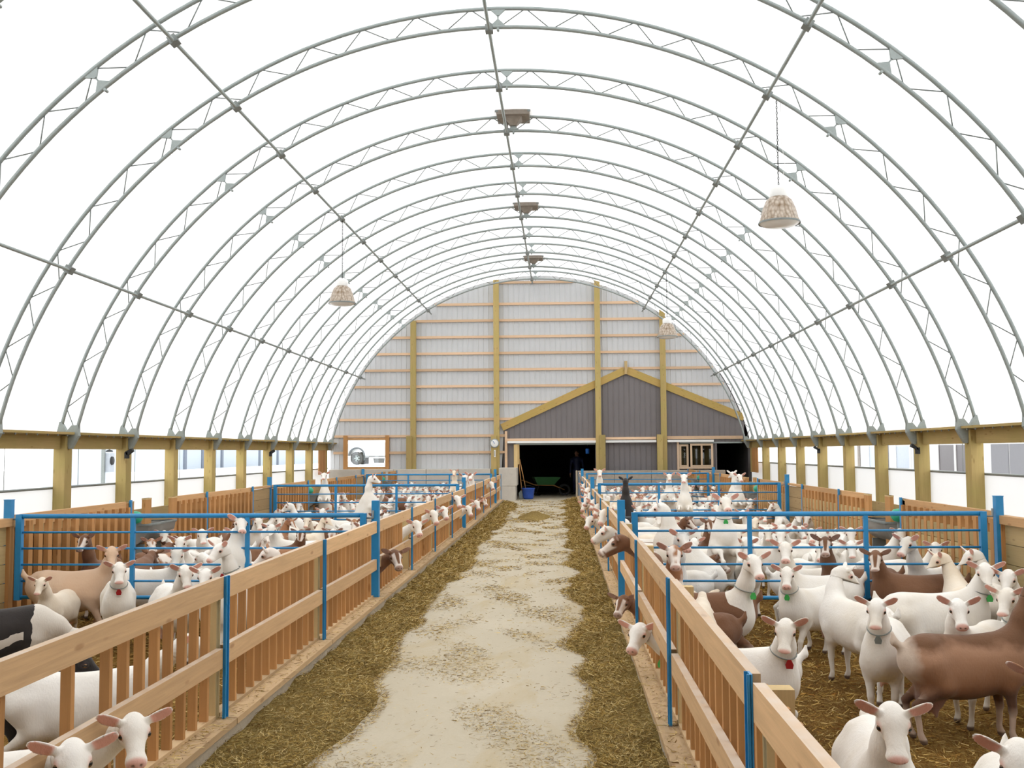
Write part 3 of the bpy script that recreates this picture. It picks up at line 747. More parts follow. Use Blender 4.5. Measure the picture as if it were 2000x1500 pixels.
def goat_pose(name, hyaw=0., hpos=None, hpitch=38., lift=0., ear=33., rear=0., udder=True, beard=False, stance=0, hr=.0055, nadd=(0, 0, 0)):
    """body faces +X, feet on z=0; returns mesh and the frame of the head"""
    ps = math.radians(hyaw)
    if hpos is None: hpos = (.395 + .135*math.cos(ps), .17*math.sin(ps), .87 + lift)
    hp = np.array(hpos, float); pt = math.radians(hpitch)
    fw = np.array([math.cos(ps)*math.cos(pt), math.sin(ps)*math.cos(pt), -math.sin(pt)])
    sd = np.array([-math.sin(ps), math.cos(ps), 0.]); up = np.cross(fw, sd)
    M = np.stack([fw, sd, up], 1)               # head axes as columns
    def hl(*p): return hp + M @ np.array(p, float)
    a = math.radians(rear); hx, hz = -.28, .51   # rearing: trunk turns about the hips
    def T(p):
        x, y, z = p; dx, dz = x-hx, z-hz
        return np.array([hx + dx*math.cos(a) - dz*math.sin(a), y, hz + dx*math.sin(a) + dz*math.cos(a)])
    cR = np.array([[math.cos(a), 0, -math.sin(a)], [0, 1, 0], [math.sin(a), 0, math.cos(a)]])
    nb = T((.30, 0, .56)); nt = hl(-.062, 0, -.045)
    fwdb = cR @ np.array([.6, 0, .8])
    nm = (nb + nt)/2 + unit(fwdb)*.03 + np.array(nadd, float)
    def necksdf(P):
        d = rcone(P, nb, nm, .100, .066); return smin(d, rcone(P, nm, nt, .066, .052), .05)
    st = stance
    off = [(0, 0), (.05, -.04), (-.04, .05)][st]
    def body(P):
        d = ellip(P, T((.0, 0, .475)), (.39, .155, .180), cR)
        d = smin(d, ellip(P, T((.25, 0, .51)), (.19, .115, .175), cR), .10)
        d = smin(d, ellip(P, T((-.27, 0, .535)), (.20, .120, .145), cR), .10)
        d = smin(d, rcone(P, T((-.34, 0, .625)), T((.27, 0, .635)), .042, .048), .08)
        d = smin(d, rcone(P, T((-.27, .075, .63)), T((-.27, -.075, .63)), .028, .028), .07)   # hip bones
        d = smin(d, ellip(P, T((-.08, 0, .40)), (.25, .135, .12), cR), .08)
        for s in (1, -1):
            o = off[0] if s > 0 else off[1]; h = off[1] if s > 0 else off[0]
            if rear: ft = [T((.24, s*.095, .40)), T((.27, s*.095, .30)), T((.37, s*.09, .24)), T((.38, s*.085, .12)), T((.40, s*.085, .085))]
            else: ft = [(.25, s*.085, .44), (.235, s*.09, .355), (.255+o, s*.082, .205), (.245+o*1.6, s*.08, .065), (.262+o*1.6, s*.08, .022)]
            q = rcone(P, ft[0], ft[1], .068, .044); q = smin(q, rcone(P, ft[1], ft[2], .040, .026), .03)
            q = smin(q, rcone(P, ft[2], ft[3], .025, .017), .015); q = smin(q, rcone(P, ft[3], ft[4], .020, .026), .012)
            d = smin(d, q, .05)
            hi = [(-.28, s*.080, .51), (-.21, s*.108, .375), (-.39+h*.8, s*.080, .255), (-.365+h, s*.08, .065), (-.345+h, s*.08, .022)]
            q = rcone(P, hi[0], hi[1], .098, .056); q = smin(q, rcone(P, hi[1], hi[2], .056, .026), .035)
            q = smin(q, rcone(P, hi[2], hi[3], .025, .018), .015); q = smin(q, rcone(P, hi[3], hi[4], .020, .026), .012)
            d = smin(d, q, .05)
        d = smin(d, rcone(P, T((-.43, 0, .60)), T((-.490, 0, .650)), .030, .024), .03)
        d = smin(d, rcone(P, T((-.490, 0, .650)), T((-.500, 0, .715)), .024, .008), .02)
        if udder:
            d = smin(d, ellip(P, (-.255, 0, .305), (.095, .092, .115)), .03)
            for s in (1, -1): d = smin(d, rcone(P, (-.25, s*.045, .23), (-.245, s*.055, .175), .024, .012), .02)
        return smin(d, necksdf(P), .09)
    el = math.radians(ear)
    eax = []
    for s in (1, -1):
        w = unit((-.10, s*math.cos(el), math.sin(el)))      # ear length direction in the head frame
        n0 = unit(np.array([.86, s*.14, .12])); n0 = unit(n0 - w*(n0 @ w)); t0 = np.cross(w, n0)
        eax.append((np.array([-.022, s*.050, .030]), w, n0, t0))
    def head(P):
        Q = (P - hp) @ M
        d = ellip(Q, (-.010, 0, .002), (.080, .053, .058))
        d = smin(d, rcone(Q, (.02, 0, .004), (.150, 0, -.014), .046, .030), .025)
        d = smin(d, rcone(Q, (.145, .013, -.022), (.145, -.013, -.022), .031, .031), .02)
        d = smin(d, rcone(Q, (.0, 0, -.045), (.138, 0, -.048), .036, .022), .025)
        for s in (1, -1):
            d = smin(d, rcone(Q, (.026, s*.045, .012), (.006, s*.05, .012), .017, .014), .018)  # brow over the eye
            d = smin(d, ellip(Q, (-.01, s*.03, -.045), (.045, .022, .032)), .02)                # cheek
            d = np.maximum(d, -ellip(Q, (.176, s*.0150, -.010), (.010, .0065, .0040)))           # nostril
        if beard:
            d = smin(d, rcone(Q, (.085, 0, -.07), (.06, 0, -.16), .016, .004), .02)
        d = np.maximum(d, -ellip(Q, (.170, 0, -.042), (.04, .05, .0032)))                       # mouth line
        for c, w, n0, t0 in eax:
            q = Q - c; u = q @ w; v = q @ t0; n = q @ n0
            n = n - .9*v*v/.03*.25                                                              # cupped
            e = ellip(np.stack([u, v, n], -1), (.056, 0, 0), (.060, .029, .0085))
            d = smin(d, e, .012)
            d = smin(d, rcone(Q, c - w*.02, c + w*.02, .016, .013), .014)
        return d
    # the surface is taken on a coarse grid for the trunk and a fine one for the head, parted across the neck
    cn = nt*.72 + nm*.28; cd = unit(nt - nm)
    h = .0135
    lo = np.array([-.56, -.24, -.02]); hi = np.array([.56, .24, .80])
    lo = np.minimum(lo, hp - .12); hi = np.maximum(hi, hp + .12)
    if rear: lo = np.minimum(lo, [-.62, -.24, -.02]); hi = np.maximum(hi, T((.45, 0, .65)) + .12)
    D = sparse(lambda P: np.maximum(body(P), (P - cn) @ cd - .006), lo, [int((hi[i] - lo[i])/h) + 2 for i in range(3)], h)
    v1, f1 = surface_net(D, lo, h)
    h = hr; lo = hp - .235; n = int(.47/h) + 1
    lo[2] = hp[2] - .27; nz = int(.45/h) + 1
    def hf(P):
        d = smin(head(P), necksdf(P), .035); d = np.maximum(d, -((P - cn) @ cd))
        return np.maximum(d, np.sqrt(((P - hp)**2).sum(-1)) - .228)
    D = sparse(hf, lo, [n, n, nz], h, 5)
    v2, f2 = surface_net(D, lo, h)
    # drop the inner caps of the parting
    keep = np.abs(((v1 - cn) @ cd) - .006)[f1].max(1) > .002; f1 = f1[keep]
    keep = np.abs((v2 - cn) @ cd)[f2].max(1) > .001; f2 = f2[keep]
    V = np.concatenate([v1, v2]); Fc = np.concatenate([f1, f2 + len(v1)])
    used = np.zeros(len(V), bool); used[Fc.ravel()] = True; rm = np.cumsum(used) - 1; V = V[used]; Fc = rm[Fc]
    me = bpy.data.meshes.new(name)
    me.vertices.add(len(V)); me.vertices.foreach_set('co', V.astype(np.float32).ravel())
    me.loops.add(len(Fc)*4); me.loops.foreach_set('vertex_index', Fc.astype(np.int32).ravel())
    me.polygons.add(len(Fc)); me.polygons.foreach_set('loop_start', np.arange(0, len(Fc)*4, 4, dtype=np.int32))
    me.polygons.foreach_set('use_smooth', np.ones(len(Fc), bool))
    me.update(calc_edges=True); me.validate()
    # masks: R bare pink skin, G white facial stripes / ears, B dark horn (hoof, nostril, eye rim, mouth)
    Q = (V - hp) @ M
    near = np.sqrt(((V - hp)**2).sum(1)) < .24
    R = np.zeros(len(V)); Gm = np.zeros(len(V)); B = np.zeros(len(V))
    def sst(x, a, b):
        t = np.clip((x - a)/(b - a), 0, 1); return t*t*(3 - 2*t)
    R = np.maximum(R, near*sst(Q[:, 0], .146, .168)*sst(-Q[:, 2], -.03, -.015)*.85)
    for s in (1, -1):
        de = np.sqrt(((Q - np.array([.026, s*.052, .008]))**2).sum(1))
        R = np.maximum(R, near*(1 - sst(de, .014, .030))*.7)
    for c, w, n0, t0 in eax:
        q = Q - c; u = q @ w; vv = q @ t0; nn = q @ n0 - .9*vv*vv/.03*.25
        m = near*sst(u, .012, .03)*(1 - sst(u, .103, .114))*(nn > .0005)*(1 - sst(np.abs(vv), .019, .028))
        R = np.maximum(R, m)
        Gm = np.maximum(Gm, near*sst(u, .03, .05)*(np.abs(nn) < .03)*.0)
    st_ = near*(1 - sst(np.abs(np.abs(Q[:, 1]) - .036 + .10*np.maximum(Q[:, 0] - .03, 0)), .010, .018))*sst(Q[:, 0], .0, .02)*sst(Q[:, 2], -.035, -.015)
    Gm = np.maximum(Gm, st_); Gm = np.maximum(Gm, near*sst(Q[:, 0], .128, .148))
    for s in (1, -1):
        dn = np.sqrt(((Q - np.array([.173, s*.0150, -.010]))**2).sum(1)); B = np.maximum(B, near*(1 - sst(dn, .005, .010))*.75)
    B = np.maximum(B, near*(np.abs(Q[:, 2] + .042) < .004)*(Q[:, 0] > .135)*.5)
    if not rear: B = np.maximum(B, 1 - sst(V[:, 2], .028, .040))
    if udder:
        du = ellip(V, (-.25, 0, .275), (.092, .09, .135)); R = np.maximum(R, (1 - sst(du, .0, .02))*.75*(V[:, 2] < .33))
    at = me.attributes.new('mask', 'FLOAT_COLOR', 'POINT')
    at.data.foreach_set('color', np.stack([R, Gm, B, np.ones(len(V))], 1).astype(np.float32).ravel())
    eyes = [hl(.032, s*.0515, .010) for s in (1, -1)]
    nd = unit(nt - nm)
    return dict(name=name, me=me, head=hp, fw=fw, eyes=eyes, M=M, neck=nm*.85 + nb*.15, ndir=unit(nt - nb), nr=.072, chest=nb, hyaw=hyaw)
# ---------------------------------------------------------------- goat coats
def coat(name, base, base2, pat=None, pcol=None, pink=(.72, .36, .28), stripe=None, horn=(.16, .11, .08)):
    m, nt, b = newmat(name); v = objc(nt); inf = N(nt, 'ShaderNodeObjectInfo')
    a = N(nt, 'ShaderNodeAttribute', attribute_name='mask'); sp = N(nt, 'ShaderNodeSeparateColor'); nt.links.new(a.outputs['Color'], sp.inputs[0])
    off = N(nt, 'ShaderNodeVectorMath', operation='MULTIPLY_ADD'); nt.links.new(inf.outputs['Location'], off.inputs[0]); off.inputs[1].default_value = (3.1, 2.7, 1.0); nt.links.new(v, off.inputs[2]); ov = off.outputs[0]
    c = mixc(nt, ramp(nt, noise(nt, ov, 2.2, 4), [(.40, (0, 0, 0)), (.80, (1, 1, 1))]), base, base2)
    xyz = N(nt, 'ShaderNodeSeparateXYZ'); nt.links.new(v, xyz.inputs[0]); X_, Y_, Z_ = xyz.outputs
    wob = math_(nt, 'MULTIPLY', math_(nt, 'SUBTRACT', noise(nt, ov, 5, 3), .5), .16)
    if pat == 'patch':       # pale patches over a darker coat
        f = ramp(nt, noise(nt, ov, 2.6, 3, .5), [(.50, (0, 0, 0)), (.54, (1, 1, 1))]); c = mixc(nt, f, c, pcol)
    if pat == 'saddle':      # dark trunk, pale flank stripe, pale forehand
        f = math_(nt, 'GREATER_THAN', math_(nt, 'ADD', X_, wob), .24); c = mixc(nt, f, c, pcol)
        z2 = math_(nt, 'ADD', math_(nt, 'ADD', Z_, wob), math_(nt, 'MULTIPLY', X_, -.25))
        g = math_(nt, 'MULTIPLY', math_(nt, 'MULTIPLY', math_(nt, 'GREATER_THAN', z2, .38), math_(nt, 'LESS_THAN', z2, .455)), math_(nt, 'LESS_THAN', math_(nt, 'ABSOLUTE', math_(nt, 'ADD', X_, .02)), .20))
        c = mixc(nt, g, c, pcol)
    if pat == 'dorsal':      # dark line on the back, dark belly, pale rump and shins
        f = ramp(nt, math_(nt, 'ADD', Z_, wob), [(.30, pcol), (.39, base), (.60, base2), (.655, tuple(x*.45 for x in base))])
        c = mixc(nt, .8, c, f)
        rp = math_(nt, 'MULTIPLY', ramp(nt, math_(nt, 'ADD', math_(nt, 'ADD', X_, wob), 1.0), [(.58, (1, 1, 1)), (.66, (0, 0, 0))]), math_(nt, 'GREATER_THAN', Z_, .30)); c = mixc(nt, rp, c, (.62, .50, .40))
        c = mixc(nt, ramp(nt, Z_, [(.16, (1, 1, 1)), (.24, (0, 0, 0))]), c, (.55, .42, .33))
    if pat == 'socks':
        c = mixc(nt, ramp(nt, math_(nt, 'ADD', Z_, wob), [(.20, (1, 1, 1)), (.30, (0, 0, 0))]), c, (.66, .55, .45))
    if stripe: c = mixc(nt, sp.outputs[1], c, stripe)
    c = mixc(nt, sp.outputs[0], c, pink); c = mixc(nt, sp.outputs[2], c, horn)
    nt.links.new(c, b.inputs['Base Color']); b.inputs['Roughness'].default_value = .85; b.inputs['Specular IOR Level'].default_value = .2
    b.inputs['Sheen Weight'].default_value = .15; b.inputs['Sheen Roughness'].default_value = .6
    hair = noise(nt, mapping(nt, ov, (60, 60, 22)), 1.5, 3, .6); lumps = noise(nt, ov, 9, 3, .5)
    bump(nt, b, math_(nt, 'ADD', hair, math_(nt, 'MULTIPLY', lumps, 2.2)), .34, .007)
    return m
COAT = {
    'white': coat('white_coat', (.86, .82, .755), (.74, .66, .54)),
    'cream': coat('cream_coat', (.82, .72, .58), (.74, .60, .44)),
    'tan': coat('tan_coat', (.66, .45, .30), (.74, .58, .43)),
    'brown': coat('brown_coat', (.165, .075, .036), (.245, .12, .062), 'socks', stripe=(.75, .66, .58), pink=(.32, .18, .13)),
    'fawn': coat('fawn_coat', (.29, .135, .062), (.40, .225, .135), 'dorsal', (.075, .035, .022), stripe=(.70, .6, .5), pink=(.30, .16, .13)),
    'pied': coat('pied_coat', (.33, .15, .07), (.42, .22, .11), 'patch', (.80, .72, .64), stripe=(.80, .73, .66), pink=(.45, .24, .18)),
    'black': coat('black_coat', (.018, .014, .013), (.035, .028, .025), pink=(.06, .04, .04)),
    'saddle': coat('saddle_coat', (.025, .020, .018), (.05, .04, .035), 'saddle', (.66, .60, .52), stripe=(.6, .55, .5), pink=(.30, .2, .18)),
}
WORD = {'white': 'white', 'cream': 'cream', 'tan': 'tan', 'brown': 'brown', 'fawn': 'fawn', 'pied': 'brown-and-white', 'black': 'black', 'saddle': 'black-and-white'}

# ---------------------------------------------------------------- poses
POSE = {}
for q in (0, 35, -35, 70, -70, 110, -110):
    POSE[f'look{q}'] = goat_pose(f'goat_look_{q}', hyaw=q, stance=abs(q)//35 % 3, hpitch=36 if q % 2 else 42)
for q in (0, 60, -60): POSE[f'high{q}'] = goat_pose(f'goat_high_{q}', hyaw=q, lift=.10, hpitch=34, ear=34, stance=0 if q == 0 else 2, beard=(q == 60))
POSE['low0'] = goat_pose('goat_low', hpos=(.60, 0, .70), hpitch=35, ear=24)
POSE['down0'] = goat_pose('goat_down', hyaw=-18, hpos=(.62, -.05, .40), hpitch=62, ear=5, stance=1)
for q, nm in ((-62, 'feedL'), (62, 'feedR')):
    POSE[nm] = goat_pose('goat_' + nm, hyaw=q, hpos=(.68, -.05 if q < 0 else .05, .80), hpitch=34, ear=24)
    POSE[nm+'H'] = goat_pose('goat_' + nm + 'H', hyaw=q, hpos=(.64, -.04 if q < 0 else .04, 1.06), hpitch=38, ear=24, stance=1, nadd=(-.09, 0, .09))
POSE['feedN'] = goat_pose('goat_feedN', hpos=(.68, 0, 1.10), hpitch=28, ear=10, nadd=(-.09, 0, .09))
POSE['feed0'] = goat_pose('goat_feed0', hpos=(.66, 0, .84), hpitch=22, ear=10)
POSE['rear0'] = goat_pose('goat_rear', rear=42, hpos=(.24, 0, 1.25), hpitch=22, udder=False)
POSE['rear35'] = goat_pose('goat_rear_side', rear=38, hyaw=-45, hpos=(.27, -.05, 1.22), hpitch=26, udder=False)
POSE['tall0'] = goat_pose('goat_tall', rear=60, hpos=(.08, 0, 1.47), hpitch=28, udder=False)

eye_me = MB().lathe([(0, -.0150), (.0075, -.0130), (.013, -.0075), (.015, 0), (.013, .0075), (.0075, .0130), (0, .0150)], 12).mesh('eye')
def m_eye():
    m, nt, b = newmat('goat_eye'); xyz = N(nt, 'ShaderNodeSeparateXYZ'); nt.links.new(objc(nt), xyz.inputs[0])
    f = math_(nt, 'LESS_THAN', math_(nt, 'ABSOLUTE', xyz.outputs[2]), .0055)
    nt.links.new(mixc(nt, f, (.16, .075, .02), (.01, .008, .006)), b.inputs['Base Color']); b.inputs['Roughness'].default_value = .15; return m
MAT['eye'] = m_eye()
COLL = {'red': m_ if (m_ := plain('red_tag', (.35, .01, .012), .4)) else None, 'green': plain('green_tag', (.05, .42, .08), .4), 'chain': plain('collar_chain', (.22, .24, .22), .5, .4), 'blue': plain('blue_tag', (.03, .15, .5), .4)}
def unpix(px, py, z=None, Y=None):
    d = c_f*FPX + c_r*(px-1000) - c_u*(py-750); o = np.array([0, 0, H])
    return o + d*(((z-H)/d[2]) if z is not None else Y/d[1])
placed = []      # body axes already taken: (p0, p1)
def axis_of(x, y, hd, sc):
    c, s = math.cos(hd), math.sin(hd); return (np.array([x-.40*sc*c, y-.40*sc*s]), np.array([x+.30*sc*c, y+.30*sc*s]))
def segd(a, b):
    t = np.linspace(0, 1, 7)[:, None]; A = a[0]+(a[1]-a[0])*t; B = b[0]+(b[1]-b[0])*t
    return np.sqrt(((A[:, None]-B[None])**2).sum(-1)).min()
GY = [(n_+P0)*S for n_ in (4, 8, 12)]
def cost(ax, side, y_home):
    c = 0.0; mid = (ax[0]+ax[1])/2
    for o in placed:
        if abs(o[0][0]-mid[0]) < 1.3 and abs(o[0][1]-mid[1]) < 1.3: c += max(0, .34-segd(ax, o))
    xa, xb = (OL+.1, FL-.12) if side < 0 else (FR+.12, OR-.1)
    for p in ax:
        c += max(0, xa+.12-p[0])*3 + max(0, p[0]-xb+.12)*3
        for g in GY: 
            if (p[1]-g)*(y_home-g) < 0: c += abs(p[1]-g)*3 + .1
        c += max(0, p[1]-(YB-1.2))
    return c
GOATS = []
def goat(px, py, hd, ct='white', pose='look', sc=None, label=None, collar=None, fixed=False, off=None, eyes=True, at=None):
    i = len(GOATS); rr = random.Random(int(px*13+py*7)); sc = sc or (1.08 if pose.startswith('rear') else rr.uniform(.92, 1.0))
    side = -1 if px < 1050 else 1
    def solve(h, pk):
        P = POSE[pk]; c, s = math.cos(h), math.sin(h); hx, hy, hz = P['head']
        if at is not None: return at[0], at[1]
        w = unpix(px, py, z=PZ + sc*hz); x_, y_ = w[0]-sc*(hx*c-hy*s), w[1]-sc*(hx*s+hy*c)
        if not fixed:
            xa, xb = (OL+.28, FL-.30) if side < 0 else (FR+.30, OR-.28)
            e = .42*sc*abs(c); x_ = min(max(x_, xa+e*.8), xb-e*.6)
        return x_, y_
    def pick(h):
        if pose not in ('look', 'high'): return pose if pose in POSE else pose+'0'
        w = unpix(px, py, z=.57); look = math.degrees(math.atan2(-w[1], -w[0]*1.0)); rel = (look-math.degrees(h)+180) % 360-180
        opts = (0, 35, -35, 70, -70, 110, -110) if pose == 'look' else (0, 60, -60)
        return pose + str(min(opts, key=lambda q: abs(q-rel)))
    h0 = R(hd); best = None
    for dh in ([0] if fixed else [0, 12, -12, 25, -25, 40, -40, 60, -60, 85, -85, 110, -110]):
        h = h0+R(dh); pk = pick(h); x, y = solve(h, pk); ax = axis_of(x, y, h, sc)
        if y > YB-1.7 and at is None: y = YB-1.7-.5*rr.random(); ax = axis_of(x, y, h, sc)
        k = cost(ax, side, y)+abs(dh)*.0016
        if best is None or k < best[0]: best = (k, h, pk, x, y, ax)
    k, h, pk, x, y, ax = best; placed.append(ax); P = POSE[pk]
    o = bpy.data.objects.new('goat', P['me']); col.objects.link(o); o.location = (x, y, PZ); o.rotation_euler = (0, 0, h); o.scale = (sc,)*3
    if not P['me'].materials: P['me'].materials.append(COAT['white'])
    if ct != 'white': o.material_slots[0].link = 'OBJECT'; o.material_slots[0].material = COAT[ct]
    if eyes and y < 24:
        for j, e in enumerate(P['eyes']):
            link('eye', eye_me, o, tuple(e), (0, 0, math.atan2(P['fw'][1], P['fw'][0])), MAT['eye'])
    if collar:
        nm = f'collar_{pk}'; d = Vector(P['ndir']); u = d.cross(Vector((0, 0, 1))); u.normalize(); w = d.cross(u); c0 = Vector(P['neck'])
        rr_ = .082
        pts = [c0 + u*rr_*math.cos(a_) + w*rr_*1.12*math.sin(a_) for a_ in [q_*math.pi/12 for q_ in range(24)]]
        cme = bpy.data.meshes.get(nm) or MB().tube(pts, .0045, 5, closed=True).mesh(nm)
        cl_ = link('collar', cme, o, (0, 0, 0), (0, 0, 0), COLL['chain'])
        low = min(pts, key=lambda p: p.z); fwd = Vector((P['fw'][0], P['fw'][1], 0)); fwd.normalize()
        tm = f'collar_tag_{collar}'; me = bpy.data.meshes.get(tm) or MB().prism([(-.020, -.055), (.020, -.055), (.026, -.03), (.012, 0), (-.012, 0), (-.026, -.03)], -.005, .005).mesh(tm)
        link('collar_tag', me, cl_, tuple(low + fwd*.012), (0, 0, math.atan2(fwd.y, fwd.x)+math.pi/2), COLL[collar])
    GOATS.append(dict(o=o, px=px, py=py, ct=ct, pose=pk, label=label, side=side, x=x, y=y, feed=pose.startswith('feed')))
    return o

# --- near right pen
goat(1744, 1412, -100, sc=1.0, label='white goat closest to the camera in the right pen, staring straight at it', fixed=True)
goat(1992, 1490, -110, sc=1.0, label='white goat cut off by the bottom right corner, one big ear showing', fixed=True)
goat(2040, 1205, 6, 'fawn', 'high0', sc=1.02, label='fawn brown goat with dark belly standing side-on at the right edge', fixed=True, at=(2.72, 7.15))
goat(1712, 1190, -112, sc=.98, label='white goat just left of the fawn side-on goat, chest towards the camera', collar='chain', fixed=True)
goat(1872, 1190, -160, sc=.98, label='white goat looking over the back of the fawn side-on goat')
goat(1652, 1122, 112, sc=1.0, label='white goat seen from behind with full pink udder, looking back at the camera', pose='look-110', fixed=True)
goat(1534, 1232, -38, sc=.97, label='white goat with a red collar tag standing by the right feed fence', collar='red', fixed=True)
goat(1537, 1122, -140, sc=.95, label='white goat with a green tag behind the red-tagged goat', collar='green')
goat(1472, 1100, -18, sc=1.03, pose='high', label='tall white goat with a beard and green tag, in the near right pen', collar='green', fixed=True)
goat(1534, 1073, -150, sc=1.02, pose='high', label='white goat with raised head right behind the bearded one')
goat(1317, 1082, -92, 'pied', sc=1.08, pose='high0', fixed=True, label='brown-faced goat with white face stripes peering over the right feed fence')
goat(1333, 1052, -75, sc=1.08, pose='high', label='white goat directly behind the brown-faced one at the right fence')
goat(1372, 1170, -170, 'cream', 'low0', sc=.95, label='cream goat bending low behind the right feed fence, one ear up')
goat(1710, 1090, -95, 'brown', sc=1.02, label='dark brown goat with white face stripes facing the camera in the near right pen')
goat(1612, 1062, -165, 'brown', sc=1.02, pose='high', label='chocolate goat with striped face, body turned left, near the right gate')
goat(1771, 1062, -150, sc=1.02, pose='high', label='white goat with pointed pink ears just right of the brown goats')
goat(1832, 1094, -35, 'cream', sc=1.0, label='cream goat with grey-brown ears set low, right part of the near pen')
goat(1895, 1088, -40, sc=1.02, label='white goat in front of the right blue gate post')
goat(1925, 1118, 5, sc=1.05, label='big white goat standing side-on with a green tag, behind the fawn goat', collar='green')
goat(1968, 1130, -125, sc=1.0, label='white goat at the right edge, upper of the two heads there')
goat(1966, 1168, -130, sc=.98, label='white goat at the right edge, lower of the two heads there', collar='green')
goat(2028, 1330, 175, 'pied', sc=.95, label='brown-and-white goat half out of the frame below the fawn goat', fixed=True)
# --- near left pen
goat(233, 1113, -66, sc=.98, label='white goat with a red collar tag near the left feed fence', collar='red', fixed=True)
goat(218, 1082, 4, 'tan', sc=1.05, label='tan goat standing side-on in the near left pen, head turned to camera', fixed=True)
goat(80, 1140, -85, 'cream', 'look0', sc=.80, label='small cream goat behind the black-and-white one at the left edge', fixed=True)
goat(140, 1200, 30, 'saddle', 'down0', sc=1.0, label='black-and-white goat with its head down at the left edge', fixed=True, at=(-4.62, 8.3))
goat(-30, 1200, 195, sc=1.0, label='white goat mostly cut off by the left edge', fixed=True, at=(-5.35, 7.7))
goat(60, 1330, 15, 'black', 'low0', sc=.98, label='dark grey-black goat behind the nearest left fence slats', fixed=True, at=(-3.50, 6.05))
goat(362, 1120, -58, sc=1.0, label='white goat looking over the left fence rail, left of a close pair')
goat(401, 1126, -105, sc=.97, label='white goat looking over the left fence rail, right of a close pair')
goat(346, 1084, -12, sc=1.0, pose='look-70', label='white goat side-on behind the red-tagged left goat', fixed=True)
goat(428, 1074, -155, sc=1.0, pose='high', label='white goat with a red tag behind the close pair at the left fence', collar='red')
goat(472, 1022, -25, pose='rear35', sc=1.0, label='white goat rearing up above the others beside the near left gate', fixed=True)
goat(404, 1248, 8, pose='feed0', sc=.97, label='white goat nosing between the slats of the nearest left fence panel', fixed=True, at=(-2.85, 6.02))
goat(522, 1084, 15, 'pied', sc=1.0, pose='high', label='brown-and-white headed goat behind the left fence, before the gate')
goat(470, 1110, 10, sc=.95, pose='low0', label='white goat with lowered head between the rearing goat and the left fence')
# --- heads through the feed fences: pixel of the head, coat, where across the alley the head is
def feeder(px, py, ct, xh, pose=None, collar=None):
    L = xh < 0; w = unpix(px, py, Y=10.0); y = xh/w[0]*10.0; z = H + (w[2]-H)*xh/w[0]
    y = min(y, 34.5)
    nm = pose or (('feedL' if L else 'feedR') + ('H' if z > .68 else '')); P = POSE[nm]; sc = min(1.06, max(.86, (z-PZ)/P['head'][2])); d = 1 if L else -1
    goat(px, py, 0 if L else 180, ct, nm, sc=sc, fixed=True, at=(xh - d*sc*P['head'][0], y - d*sc*P['head'][1]), collar=collar)
for a_ in ((262, 1428, 'white', -1.80, None, 'blue'), (142, 1485, 'white', -1.82), (772, 1087, 'brown', -1.78), (814, 1027, 'white', -1.82), (847, 1006, 'white', -1.82), (867, 998, 'white', -1.80),
           (893, 976, 'white', -1.84), (915, 992, 'white', -1.80), (931, 979, 'white', -1.82), (945, 976, 'pied', -1.78), (960, 946, 'white', -1.84)): feeder(*a_)
for a_ in ((1247, 1237, 'white', .50, None, 'green'), (1216, 1177, 'brown', .50), (1205, 1060, 'brown', .48, 'feedN'), (1182, 1040, 'white', .46, 'feedN'), (1180, 1005, 'white', .57), (1152, 1007, 'white', .45), (1160, 982, 'white', .58),
           (1142, 987, 'white', .48), (1154, 968, 'white', .58), (1141, 950, 'white', .57), (1148, 958, 'white', .55), (1168, 992, 'white', .58), (1146, 976, 'white', .50)): feeder(*a_)
OPEN_L = [g['y'] for g in GOATS if g['feed'] and g['side'] < 0]; OPEN_R = [g['y'] for g in GOATS if g['feed'] and g['side'] > 0]
# --- middle pens
goat(1287, 994, 166, 'white', 'rear0', sc=1.04, fixed=True, label='white goat rearing in profile behind the near right gate, beside the feed fence')
for px, py, hd, ct, ps in ((120, 1056, -90, 'brown', 'high'), (296, 1062, -100, 'pied', 'look'), (352, 1060, -40, 'white', 'look'), (266, 1046, 180, 'white', 'look'), (395, 1044, -20, 'white', 'look'), (500, 1056, 0, 'black', 'down0'),
                           (548, 1014, -90, 'white', 'look'), (505, 1020, -60, 'white', 'look'), (616, 1034, 170, 'brown', 'low0'), (650, 1044, 20, 'pied', 'look'), (692, 1022, -90, 'pied', 'look'), (440, 1022, -120, 'pied', 'look'),
                           (660, 1004, 10, 'fawn', 'low0'), (583, 988, -90, 'white', 'look'), (658, 990, -80, 'white', 'look'), (700, 988, -100, 'white', 'look'), (763, 988, -80, 'brown', 'look'), (800, 976, -90, 'white', 'look'),
                           (728, 972, 90, 'white', 'look'), (610, 975, 0, 'white', 'low0'), (560, 992, -120, 'white', 'look'), (630, 1000, 160, 'white', 'look'), (742, 1004, 20, 'white', 'look'), (470, 1002, 90, 'white', 'look'),
                           (210, 1068, 170, 'brown', 'low0'), (310, 1016, 60, 'white', 'look'), (600, 1016, -30, 'cream', 'look'), (530, 1034, 170, 'white', 'look')):
    goat(px, py, hd, ct, ps)
